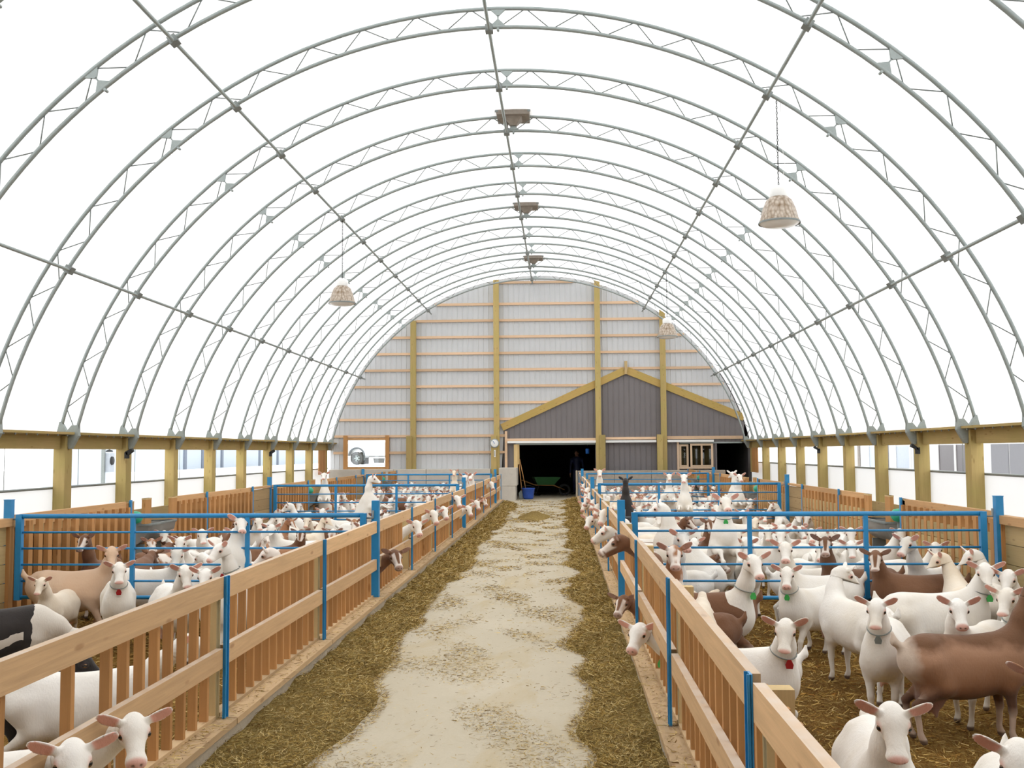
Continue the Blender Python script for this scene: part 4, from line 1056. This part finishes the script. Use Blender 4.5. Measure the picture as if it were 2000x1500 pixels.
for px, py, hd, ct, ps in ((1417, 982, -88, 'white', 'rear0'), (1500, 1040, -100, 'white', 'look'), (1527, 1034, -60, 'white', 'look'), (1585, 1042, -110, 'white', 'look'), (1662, 1042, -70, 'white', 'look'),
                           (1390, 1012, -90, 'white', 'look'), (1382, 988, -80, 'white', 'look'), (1492, 1006, -90, 'white', 'look'), (1525, 980, -95, 'white', 'look'), (1550, 990, 80, 'white', 'look'), (1672, 1000, 60, 'tan', 'low0'),
                           (1388, 1096, 60, 'brown', 'low0'), (1300, 1030, 0, 'white', 'look'), (1440, 1046, -20, 'white', 'look'), (1356, 1062, 10, 'white', 'look'), (1620, 1046, 180, 'white', 'look'), (1881, 1044, -20, 'white', 'look'),
                           (1720, 1046, 120, 'white', 'low0'), (1330, 1010, 20, 'cream', 'look'), (1450, 1004, 170, 'white', 'look'), (1560, 1010, 10, 'white', 'look'), (1610, 1012, -60, 'white', 'look'), (1345, 990, -120, 'pied', 'look'),
                           (1400, 1030, 160, 'white', 'look'), (1475, 1020, 0, 'cream', 'look'), (1275, 1012, 20, 'white', 'look'), (1248, 996, -100, 'white', 'look'), (1780, 1046, 160, 'white', 'low0')):
    goat(px, py, hd, ct, ps, label=None, collar='green' if px == 1417 else None)
# --- far pens
for px, py, hd, ct, ps in ((563, 929, -85, 'white', 'tall0'), (730, 935, -90, 'white', 'tall0'), (887, 923, -90, 'cream', 'tall0'), (613, 942, -60, 'white', 'look'), (688, 954, -90, 'white', 'look'), (712, 958, -100, 'white', 'look'),
                           (772, 954, -80, 'white', 'look'), (832, 960, -90, 'white', 'look'), (846, 962, -70, 'pied', 'look'), (935, 933, -90, 'pied', 'rear0'), (949, 930, -90, 'white', 'rear0'), (640, 962, 0, 'white', 'look'), (660, 968, 180, 'white', 'look'),
                           (750, 962, -90, 'brown', 'look'), (795, 950, 20, 'white', 'look'), (815, 952, -120, 'white', 'look'), (870, 946, -90, 'white', 'look'), (900, 950, -60, 'white', 'look'), (740, 948, 0, 'white', 'low0'), (590, 958, -30, 'white', 'look'),
                           (855, 950, 0, 'brown', 'low0'), (680, 944, -90, 'white', 'look'), (780, 942, -100, 'cream', 'look'), (630, 952, -120, 'white', 'look')):
    goat(px, py, hd, ct, ps)
for px, py, hd, ct, ps in ((1307, 931, -90, 'white', 'tall0'), (1336, 933, -100, 'white', 'tall0'), (1444, 932, -80, 'white', 'tall0'), (1492, 926, 150, 'white', 'tall0'), (1222, 940, 170, 'black', 'tall0'), (1163, 923, -90, 'white', 'tall0'), (1255, 957, -90, 'white', 'look'),
                           (1277, 952, -90, 'white', 'look'), (1320, 958, -60, 'white', 'look'), (1345, 968, -100, 'white', 'look'), (1372, 954, -90, 'white', 'look'), (1400, 962, -80, 'brown', 'look'), (1420, 968, -120, 'white', 'look'), (1457, 962, -60, 'white', 'look'),
                           (1480, 954, -90, 'white', 'high'), (1502, 968, -90, 'white', 'look'), (1180, 952, -100, 'white', 'look'), (1202, 957, -80, 'white', 'look'), (1240, 968, -60, 'white', 'look'), (1300, 966, 0, 'white', 'look'), (1332, 976, 170, 'white', 'look'),
                           (1386, 974, -90, 'white', 'look'), (1440, 976, 0, 'white', 'look'), (1465, 984, -90, 'white', 'look'), (1212, 972, 0, 'cream', 'look'), (1270, 978, 180, 'white', 'look'), (1360, 948, -90, 'white', 'look'), (1290, 946, -100, 'white', 'look'),
                           (1425, 948, -90, 'white', 'look'), (1395, 946, 0, 'white', 'low0'), (1465, 946, -120, 'white', 'look'), (1225, 950, 10, 'white', 'look'), (1500, 950, 180, 'cream', 'look')):
    goat(px, py, hd, ct, ps)
# --- the rest of the crowd standing between them
def crowd(side, y0, y1, n, seed):
    r = random.Random(seed); k = 0
    xa, xb = (OL+.45, FL-.55) if side < 0 else (FR+.55, OR-.5)
    for _ in range(n*14):
        if k >= n: break
        x, y, hd = r.uniform(xa, xb), r.uniform(y0+.55, y1-.55), r.choice([-90, -90, -75, -105, -120, -60, 0, 180, 30, 150, 90]) + r.uniform(-15, 15)
        ax = axis_of(x, y, R(hd), .95)
        if cost(ax, side, y) > .035: continue
        pk = r.choice(['look', 'look', 'look', 'look', 'high', 'low0'])
        d = np.array([x, y, .55-H]); z_ = d @ c_f; px, py = 1000+FPX*(d @ c_r)/z_, 750-FPX*(d @ c_u)/z_
        ct = r.choices(['white', 'cream', 'pied', 'brown', 'tan'], [12, 2.2, 1.0 if side > 0 else 2.4, .5 if side > 0 else 1.6, .6])[0]
        goat(px, py, hd, ct, pk, sc=r.uniform(.92, 1.0), fixed=True, at=(x, y)); k += 1
crowd(1, GY[0], GY[1], 22, 5); crowd(-1, GY[0], GY[1], 12, 6); crowd(1, GY[1], 33.5, 26, 7); crowd(-1, GY[1], 33.5, 20, 8)
# --- labels for the herd further back, counted outwards from the alley within each pen
def pen_of(g):
    sd = 'left' if g['side'] < 0 else 'right'
    if g['feed']: return sd, 'feed'
    y = g['y']; return sd, ('near' if y < GY[0] else 'middle' if y < GY[1] else 'far')
from collections import defaultdict
pens = defaultdict(list)
for g in GOATS: pens[pen_of(g)].append(g)
for (sd, pn), gs in pens.items():
    todo = [g for g in gs if not g['label']]
    if pn == 'feed':
        for i, g in enumerate(sorted(todo, key=lambda g: g['y'])):
            g['label'] = f'{WORD[g["ct"]]} goat poking its head through the {sd} fence, {nth(i)} from the camera'
    else:
        byc = defaultdict(list)
        for g in todo:
            if pn == 'near': band = f'in the near {sd} pen'
            elif pn == 'middle': band = (f'just behind the near {sd} gate', f'halfway between the {sd} gates', f'just before the middle {sd} gate')[min(2, int((g['y']-GY[0])/(GY[1]-GY[0])*3))]
            else: band = (f'just behind the middle {sd} gate', f'just before the far {sd} gate', f'near the end wall on the {sd}')[0 if g['y'] < GY[1]+3.2 else 1 if g['y'] < GY[2] else 2]
            act = 'rearing' if g['pose'].startswith(('rear', 'tall')) else 'head low' if g['pose'].startswith(('low', 'down')) else 'head up'
            byc[(g['ct'], act, band)].append(g)
        for (ct, act, band), l in byc.items():
            l.sort(key=lambda g: abs(g['px']-1050))
            for i, g in enumerate(l):
                cnt = f', {nth(i)} from the alley' if len(l) > 1 else ''
                g['label'] = f'{WORD[ct]} goat, {act}, {band}{cnt}'
for g in GOATS:
    sd, pn = pen_of(g)
    tag(g['o'], g['label'], 'goat', f'goats feeding through the {sd} fence' if pn == 'feed' else f'goats in the {pn} {sd} pen')
feed_fence('left', FL, 1, 13, OPEN_L); feed_fence('right', FR, -1, 14, OPEN_R)
# ---------------------------------------------------------------- hay, straw and chaff
def blades(name, pos, lens, wid, cols, tilt, label, cat, seed, m=None):
    r = np.random.default_rng(seed); n = len(pos); a = r.uniform(0, 2*np.pi, n); t = r.normal(0, tilt, n)
    d = np.stack([np.cos(a)*np.cos(t), np.sin(a)*np.cos(t), np.abs(np.sin(t))], 1)*lens[:, None]
    sd = np.stack([-np.sin(a), np.cos(a), r.normal(0, .5, n)], 1)*wid[:, None]
    bend = np.stack([r.normal(0, .15, n)*lens, r.normal(0, .15, n)*lens, np.zeros(n)], 1)
    V = np.stack([pos-sd, pos+sd, pos+d*.5+bend+sd*.8, pos+d+sd*.1, pos+d*.5+bend-sd*.8], 1).reshape(-1, 3)
    i = np.arange(n)*5
    me = bpy.data.meshes.new(name)
    me.vertices.add(n*5); me.vertices.foreach_set('co', V.astype(np.float32).ravel())
    F_ = np.stack([i, i+1, i+2, i+4, i+4, i+2, i+3, i+3], 1)
    li = np.concatenate([np.stack([i, i+1, i+2, i+4], 1).ravel(), np.stack([i+4, i+2, i+3], 1).ravel()]).astype(np.int32)
    me.loops.add(len(li)); me.loops.foreach_set('vertex_index', li)
    me.polygons.add(2*n); me.polygons.foreach_set('loop_start', np.concatenate([np.arange(n)*4, 4*n + np.arange(n)*3]).astype(np.int32))
    me.update(calc_edges=True)
    at = me.attributes.new('tint', 'FLOAT_COLOR', 'POINT')
    cc = np.repeat(np.concatenate([cols, np.ones((n, 1))], 1), 5, 0); at.data.foreach_set('color', cc.astype(np.float32).ravel())
    o = link(name, me, None, (0, 0, 0), (0, 0, 0), m or MAT['blade']); return tag(o, label, cat, None, 'stuff')
def tints(r, n, pal):
    pal = np.array(pal); c = pal[r.integers(0, len(pal), n)]; return np.clip(c*r.uniform(.75, 1.2, (n, 1)), 0, 1)
HAYPAL = [(.48, .325, .10), (.36, .235, .06), (.60, .44, .17), (.27, .165, .04), (.43, .30, .085), (.72, .57, .27), (.16, .085, .02), (.20, .12, .03)]
BEDPAL = [(.42, .23, .055), (.30, .145, .03), (.56, .37, .12), (.17, .07, .015), (.40, .25, .06), (.62, .45, .18)]
def ydist(r, n, y0, y1):       # denser near the camera
    u = r.random(n); return y0*np.power(y1/y0, u)
def edge_noise(seed): return lump(seed, 30, .5, 7.0)
hay_edge = {}
for side, X, s, wdt, seed, yend in (('left', FL+.095, 1, .36, 11, 33.6), ('right', FR-.095, -1, .37, 12, 36.2)):
    en = edge_noise(seed); hn = lump(seed+5, 40, 2.0, 16.0)
    def width(y, en=en, wdt=wdt, side=side): return wdt*(1 + 1.1*en(0*y, y)) + (.10*np.exp(-((y-7.5)/3.0)**2) if side == 'left' else .04*np.exp(-((y-6)/3)**2)) + (.03 if side == 'left' else .0)
    hay_edge[side] = (X, s, width)
    def zf(x, y, X=X, s=s, width=width, hn=hn):
        u = np.clip((x-X)*s/width(y), 0, 1.4)
        return np.where(u < 1, .115*np.power(np.clip(1-u, 0, 1), .65)*(1+.8*hn(x, y)), 0) - .006 + .012*hn(x*2, y*2)*np.clip(1.15-u, 0, 1)
    x0, x1 = (X-.02*s, X+.85*s)
    o = grid_obj('hay_row', MAT['hay'], x0, x1, 1.5, yend, 40, 700, zf) if s > 0 else grid_obj('hay_row', MAT['hay'], x1, x0, 1.5, yend, 40, 700, zf)
    tag(o, f'long low row of loose hay against the {side} feed fence', 'hay', None, 'stuff')
    r = np.random.default_rng(seed+20); n = 52000
    y = ydist(r, n, 3.2, yend); u = np.power(r.random(n), .8)*1.12; x = X + s*u*width(y); z = zf(x, y) + .008
    far = np.clip(y/8, .8, 3)
    blades('loose_hay', np.stack([x, y, np.maximum(z, .004)], 1), r.uniform(.018, .07, n)*np.sqrt(far), r.uniform(.0009, .0020, n)*far, tints(r, n, HAYPAL), .28,
           f'loose dry hay stalks strewn over the {side} hay row', 'hay', seed+30)
# chaff on the alley: bigger drifts and single straws
r = np.random.default_rng(77)
cl = lump(91, 40, 1.2, 9.0)
n = 130000; y = ydist(r, n, 3.4, 36); x = r.uniform(FL+.15, FR-.15, n)
dens = cl(x*1.1, y*.75)*4.5 + .02 + .25*np.exp(-((x-FL-.4)/.35)**2) + .22*np.exp(-((x-FR+.4)/.3)**2)
pile = np.exp(-(((x+.72)/.42)**2 + ((y-27.0)/1.6)**2)); patch = np.exp(-(((x+.95)/.35)**2 + ((y-10.5)/.7)**2)) + .8*np.exp(-(((x+.55)/.4)**2 + ((y-16)/1.2)**2))
keep = r.random(n) < np.clip(dens + pile*1.5 + patch*.55, .035, 1)
x, y = x[keep], y[keep]; n = len(x); far = np.clip(y/8, .8, 3)
blades('alley_straw', np.stack([x, y, np.full(n, .003)], 1), r.uniform(.012, .05, n)*np.sqrt(far), r.uniform(.0010, .0022, n)*far, tints(r, n, HAYPAL), .10, 'loose chaff and straws scattered on the concrete alley', 'straw', 78)
hn = lump(95, 40, 2, 12)
o = grid_obj('hay_heap', MAT['hay'], -1.35, -.05, 24.6, 29.6, 40, 80, lambda x, y: .16*np.exp(-(((x+.72)/.32)**2 + ((y-27.0)/1.2)**2)*1.3)*(1+.5*hn(x, y)) - .018)
tag(o, 'small flat heap of chopped hay in the middle of the alley before the doorway', 'hay', None, 'stuff')
# straw bedding in the pens
for side, xa, xb, seed in (('left', OL, FL-.12, 41), ('right', FR+.12, OR+.6, 42)):
    r = np.random.default_rng(seed); n = 42000; y = ydist(r, n, 3.3, 22); x = r.uniform(xa, xb, n); far = np.clip(y/7, .8, 3)
    lf = lump(3 if side == 'left' else 5); z = PZ - .012 + .05*lf(x, y) + .006
    blades('bedding_straw', np.stack([x, y, z], 1), r.uniform(.03, .10, n)*np.sqrt(far), r.uniform(.0014, .0030, n)*far, tints(r, n, BEDPAL), .22, f'golden brown straw bedding covering the floor of the {side} pens', 'straw', seed+3)
# hay caught on the sill boards
for side, X, s, seed in (('left', FL+.03, 1, 61), ('right', FR-.03, -1, 62)):
    r = np.random.default_rng(seed); n = 1600; y = ydist(r, n, 3.3, 20); x = X + r.uniform(-.04, .075, n)*s
    blades('sill_hay', np.stack([x, y, np.full(n, .203)], 1), r.uniform(.02, .07, n), r.uniform(.001, .002, n), tints(r, n, HAYPAL), .12, f'wisps of hay lying on the sill of the {side} feed curb', 'hay', seed+3)
# ---------------------------------------------------------------- tools, bucket and barrow in the doorway
def m_plain(k, c, **kw): return MAT.setdefault(k, plain(k, c, **kw))
t = empty('blue_tub', (-1.20, YB-.30, 0)); tag(t, 'bright blue plastic tub standing in the open doorway', 'tub')
MB().lathe([(0, .01), (.17, .01), (.19, .06), (.23, .36), (.25, .38), (.235, .40), (.22, .36), (.18, .04), (0, .03)], 24).build('tub', m_plain('tub_blue', (.03, .10, .50), rough=.4), t)
MB().tube([(.24*math.cos(a), .24*math.sin(a)*.25, .38+.10*math.sin(a)) for a in [i*math.pi/10 for i in range(11)]], .008, 6).build('handle', MAT['black'], t)
for dx, lean, lab, blade in ((-.12, .10, 'wooden-handled shovel leaning on the left jamb of the open doorway', 1), (.02, .20, 'thin wooden-handled fork leaning beside the shovel in the open doorway', 0)):
    t = empty('shovel' if blade else 'hay_fork', (-1.44+dx*.6+lean, YB-.16, .02), 0); t.rotation_euler = (-.10, -lean, 0); tag(t, lab, 'shovel' if blade else 'fork', 'tools leaning in the doorway')
    MB().tube([(0, 0, .28), (0, 0, 1.45)], .016, 8).build('handle', MAT['slat'], t)
    if blade: MB().prism([(-.11, 0), (.11, 0), (.12, .20), (.04, .30), (-.04, .30), (-.12, .20)], -.006, .006).build('blade', MAT['galv'], t)
    else:
        for q in (-.08, 0, .08): MB().tube([(0, 0, .30), (q, 0, .24), (q, 0, 0)], .006, 5).build('tine', MAT['galv_dull'], t)
t = empty('wheelbarrow', (-.62, YB+2.6, 0), .2); tag(t, 'dark green wheelbarrow inside the dim doorway', 'wheelbarrow')
g = m_plain('barrow_green', (.04, .16, .05), rough=.5)
mb = MB(); lo_ = [(-.35, -.22), (.30, -.22), (.30, .22), (-.35, .22)]; hi_ = [(-.50, -.34), (.55, -.34), (.55, .34), (-.50, .34)]
mb.v = [(x, y, .42) for x, y in lo_] + [(x, y, .72) for x, y in hi_]; mb.f = [(0, 1, 2, 3), (0, 1, 5, 4), (1, 2, 6, 5), (2, 3, 7, 6), (3, 0, 4, 7)]; mb.sm = [False]*5; mb.build('tray', g, t)
for sy in (-.2, .2):
    MB().tube([(.75, sy*.2, .22), (.3, sy, .40), (-.45, sy, .42), (-.95, sy*1.2, .62)], .018, 6).build('handle', MAT['slat'], t)
    MB().tube([(-.3, sy, .40), (-.42, sy, .02), (-.25, sy, .02)], .014, 6).build('leg', MAT['black'], t)
MB().tube([(.75+.19*math.cos(a), 0, .22+.19*math.sin(a)) for a in [i*math.pi/10 for i in range(20)]], .045, 8, closed=True).build('wheel', MAT['black'], t)
t = empty('blue_glow', (.98, YB+.9, 1.62)); tag(t, 'small blue can hanging high inside the open doorway', 'glow')  # the doorway's blue light, put in as a blue-painted canister
MB().lathe([(0, 0), (.07, 0), (.075, .16), (.05, .20), (0, .20)], 16).build('glow', m_plain('glow_blue', (.03, .22, .85), rough=.35), t)
MB().tube([(0, 0, .2), (0, 0, 1.08)], .005, 5).build('wire', MAT['galv_dull'], t)

# a person standing in the dim room
def person():
    def f(P):
        d = rcone(P, (0, 0, 1.0), (0, 0, 1.38), .135, .15)
        d = smin(d, rcone(P, (-.15, 0, 1.38), (.15, 0, 1.38), .075, .075), .08)
        d = smin(d, rcone(P, (0, 0, 1.42), (0, .0, 1.53), .055, .05), .04)
        d = smin(d, ellip(P, (0, -.01, 1.64), (.078, .098, .118)), .03); d = smin(d, rcone(P, (0, -.10, 1.625), (0, -.115, 1.605), .012, .014), .012)
        for s in (1, -1):
            d = smin(d, rcone(P, (s*.10, 0, .95), (s*.11, -.02, .50), .095, .062), .05); d = smin(d, rcone(P, (s*.11, -.02, .50), (s*.12, .03, .09), .06, .042), .03)
            d = smin(d, rcone(P, (s*.12, .03, .055), (s*.13, -.13, .045), .05, .038), .03)
            d = smin(d, rcone(P, (s*.21, 0, 1.38), (s*.26, .03, 1.10), .06, .048), .04); d = smin(d, rcone(P, (s*.26, .03, 1.10), (s*.25, -.08, .86), .045, .034), .02)
            d = smin(d, ellip(P, (s*.25, -.11, .80), (.022, .035, .05)), .02)
            for j in range(4): d = smin(d, rcone(P, (s*.25, -.135+j*.018, .77), (s*.245, -.125+j*.018, .69 - (.012 if j in (1, 2) else 0)), .0095, .008), .008)
            d = smin(d, rcone(P, (s*.235, -.13, .82), (s*.225, -.165, .76), .011, .009), .01)
            d = smin(d, ellip(P, (s*.08, .0, 1.635), (.012, .022, .032)), .01)
        return d
    lo = np.array([-.36, -.25, -.02]); V, F_ = surface_net(sparse(f, lo, [54, 34, 134], .0135), lo, .0135)
    me = bpy.data.meshes.new('person'); me.from_pydata(V.tolist(), [], F_.tolist()); me.polygons.foreach_set('use_smooth', np.ones(len(F_), bool))
    m, nt, b = newmat('navy_overalls_and_skin'); sp = N(nt, 'ShaderNodeSeparateXYZ'); nt.links.new(objc(nt), sp.inputs[0])
    c = ramp(nt, math_(nt, 'DIVIDE', sp.outputs[2], 2.0), [(0.0, (.02, .02, .02)), (.05, (.02, .03, .10)), (.735, (.03, .04, .16)), (.75, (.50, .27, .19))])
    c.node.color_ramp.interpolation = 'CONSTANT'
    hnd = math_(nt, 'MULTIPLY', math_(nt, 'LESS_THAN', sp.outputs[2], .85), math_(nt, 'GREATER_THAN', math_(nt, 'ABSOLUTE', sp.outputs[0]), .2))
    nt.links.new(mixc(nt, hnd, c, (.50, .27, .19)), b.inputs['Base Color']); me.materials.append(m)
    o = link('person', me, None, (.62, YB+3.6, 0), (0, 0, -.2)); tag(o, 'person in dark navy work clothes standing inside the dim doorway', 'person')
    MB().lathe([(.104, -.02), (.102, .03), (.085, .09), (.045, .12), (0, .13)], 20, (0, .012, 1.67)).build('hair', m_plain('brown_hair', (.05, .025, .015), rough=.9), o)
    for s in (1, -1): MB().lathe([(0, -.01), (.008, -.006), (.010, 0), (.008, .006), (0, .01)], 8, (s*.032, -.098, 1.655)).build('eye', MAT['black'], o)
person()

# ---------------------------------------------------------------- yard outside
t = empty('pickup_truck', (-9.81, 57.5, 1.04)); tag(t, 'white pickup truck parked outside the window in the grey wall', 'pickup truck')
car = m_plain('white_car_paint', (.80, .80, .80), rough=.25, vary=.02)
def wheelhole(cx, r, n=12): return [(cx + r*math.cos(math.pi - math.pi*i/n), .50 + r*math.sin(math.pi*i/n)*1.0) for i in range(n+1)]
poly = [(-2.6, .55)] + [(-2.2, .55)] + wheelhole(-1.55+.0, .45) + [(-1.0, .50)] + wheelhole(1.75, .45) + [(2.3, .50), (2.75, .55), (2.8, 1.0), (1.5, 1.12), (-2.6, 1.15)]
MB().prism(poly, -.9, .9).build('body', car, t)
MB().prism([(.0, 1.13), (2.0, 1.10), (1.5, 1.72), (.1, 1.74)], -.78, .78).build('cab', car, t)
for a in ((.15, .8, .85, 1.66), (.92, 1.45, 1.7, 1.66)):
    MB().prism([(a[0], 1.18), (a[2], 1.18), (a[1] if a[0] > 0 else a[2], 1.66), (a[0]+.02, 1.66)], -.80, .80).build('side_window', MAT['black'], t)
for cx in (-1.55, 1.75):
    for sy in (-.80, .80):
        wh = empty('wheel', (cx, sy, .36)); wh.parent = t
        MB().tube([(.27*math.cos(a), 0, .27*math.sin(a)) for a in [i*math.pi/14 for i in range(28)]], .10, 10, closed=True).build('tyre', m_plain('tyre_grey', (.10, .10, .10)), wh)
        MB().lathe([(0, .05), (.08, .06), (.19, .03), (.21, .09)], 24).build('rim', MAT['galv'], wh, (0, 0, 0), (math.pi/2 if sy < 0 else -math.pi/2, 0, 0))
        for j in range(5):
            an = j*2*math.pi/5; MB().lathe([(0, .0), (.035, .0), (.035, .01), (0, .01)], 10).build('rim_hole', MAT['black'], wh, (.125*math.cos(an), -.062*(1 if sy < 0 else -1), .125*math.sin(an)), (math.pi/2, 0, 0))
    MB().tube([(cx + .43*math.cos(math.pi*i/14), -.905, .50 + .43*math.sin(math.pi*i/14)) for i in range(15)], .055, 6).build('wheel_arch_flare', m_plain('flare_grey', (.16, .17, .18)), t)
MB().box(-1.05, 1.25, -1.0, -.86, .40, .50).build('running_board', m_plain('step_grey', (.30, .30, .30)), t)
MB().prism([(-.55, .10), (-.05, .10), (.0, .36), (-.62, .36)], -.95, -.7).build('fuel_tank', m_plain('tank_grey', (.15, .15, .15)), t)
MB().prism([(-1.06, .05), (-.9, .05), (-.88, .5), (-1.04, .5)], -.93, -.75).build('mud_flap', MAT['black'], t)

t = empty('white_shed', (14.2, 0, -.56)); tag(t, 'long white shed across the yard beyond the right wall, with dark windows', 'building')
shedw = m_plain('shed_white', (.74, .74, .74), vary=.03)
boxobj('shed_wall', shedw, t, 0, 5, 24, 60, 0, 3.6)
MB().prism([(-.4, 3.5), (2.5, 4.6), (5.4, 3.5)], 23.6, 60.4).build('shed_roof', m_plain('shed_roof_grey', (.35, .36, .38)), t)
for i, (y0, y1, z0_, z1_, mm) in enumerate(((35.9, 37.6, 1.48, 2.42, 'w'), (37.75, 39.3, 1.48, 2.42, 'w'), (42.5, 44.2, 1.5, 2.4, 'w2'), (46.5, 48.0, 1.5, 2.4, 'w2'))):
    f_ = empty('shed_window', (0, 0, 0)); f_.parent = t
    boxobj('pane', m_plain('dark_glass', (.05, .035, .04), rough=.3) if mm == 'w' else m_plain('bluish_glass', (.40, .46, .55), rough=.3), f_, -.02, .0, y0, y1, z0_, z1_)
    boxobj('frame', MAT['white'], f_, -.05, .0, y0-.08, y0, z0_-.08, z1_+.08); boxobj('frame', MAT['white'], f_, -.05, .0, y1, y1+.08, z0_-.08, z1_+.08)
boxobj('grey_door', m_plain('door_grey', (.25, .25, .27), vary=.04), t, -.03, 0, 30.2, 33.2, 1.4, 2.42); boxobj('grey_door', MAT['door_grey'], t, -.03, 0, 33.3, 34.6, 1.4, 2.42)
for y0 in (40.6, 45.3, 49.5): boxobj('downpipe', m_plain('pipe_tan', (.40, .36, .32)), t, -.12, -.02, y0, y0+.14, 0, 3.5)
t = empty('blue_grey_shed', (-18.5, 0, -.56)); tag(t, 'pale blue-grey sheet metal shed beyond the left wall openings', 'building')
boxobj('shed_wall', m_plain('pale_blue_sheet', (.48, .54, .60), vary=.04), t, -6, 0, 47.5, 80, 0, 4.0)
MB().prism([(.4, 3.9), (-3, 5.2), (-6.4, 3.9)], 47.2, 80.3).build('shed_roof', MAT['shed_roof_grey'], t)
for y0 in (49.5, 52, 55, 58.5, 62, 66, 70): boxobj('batten', m_plain('blue_grey_batten', (.16, .19, .24)), t, 0, .05, y0, y0+.35, .8, 3.0)
for y0 in (53, 59.5, 67, 73): boxobj('low_crate', MAT['black'], t, .3, 1.2, y0, y0+1.6, .56, 1.3)
t = empty('yard_meter_box', (-18, 39.6, 0)); tag(t, 'grey electric meter box with a black dial on a post in the left yard', 'meter box')
boxobj('meter_post', MAT['galv_dull'], t, -.06, .06, -.06, .06, -.56, 2.3); boxobj('meter_case', m_plain('meter_grey', (.35, .38, .42)), t, .06, .20, .05, .55, 1.0, 1.75)
MB().lathe([(0, .05), (.16, .05), (.17, 0)], 18).build('dial', MAT['black'], t, (.20, .30, 1.45), (0, math.pi/2, 0)); MB().lathe([(0, .1), (.12, .06), (.14, 0)], 18).build('cap', MAT['black'], t, (.10, .30, 1.80), (0, 0, 0))
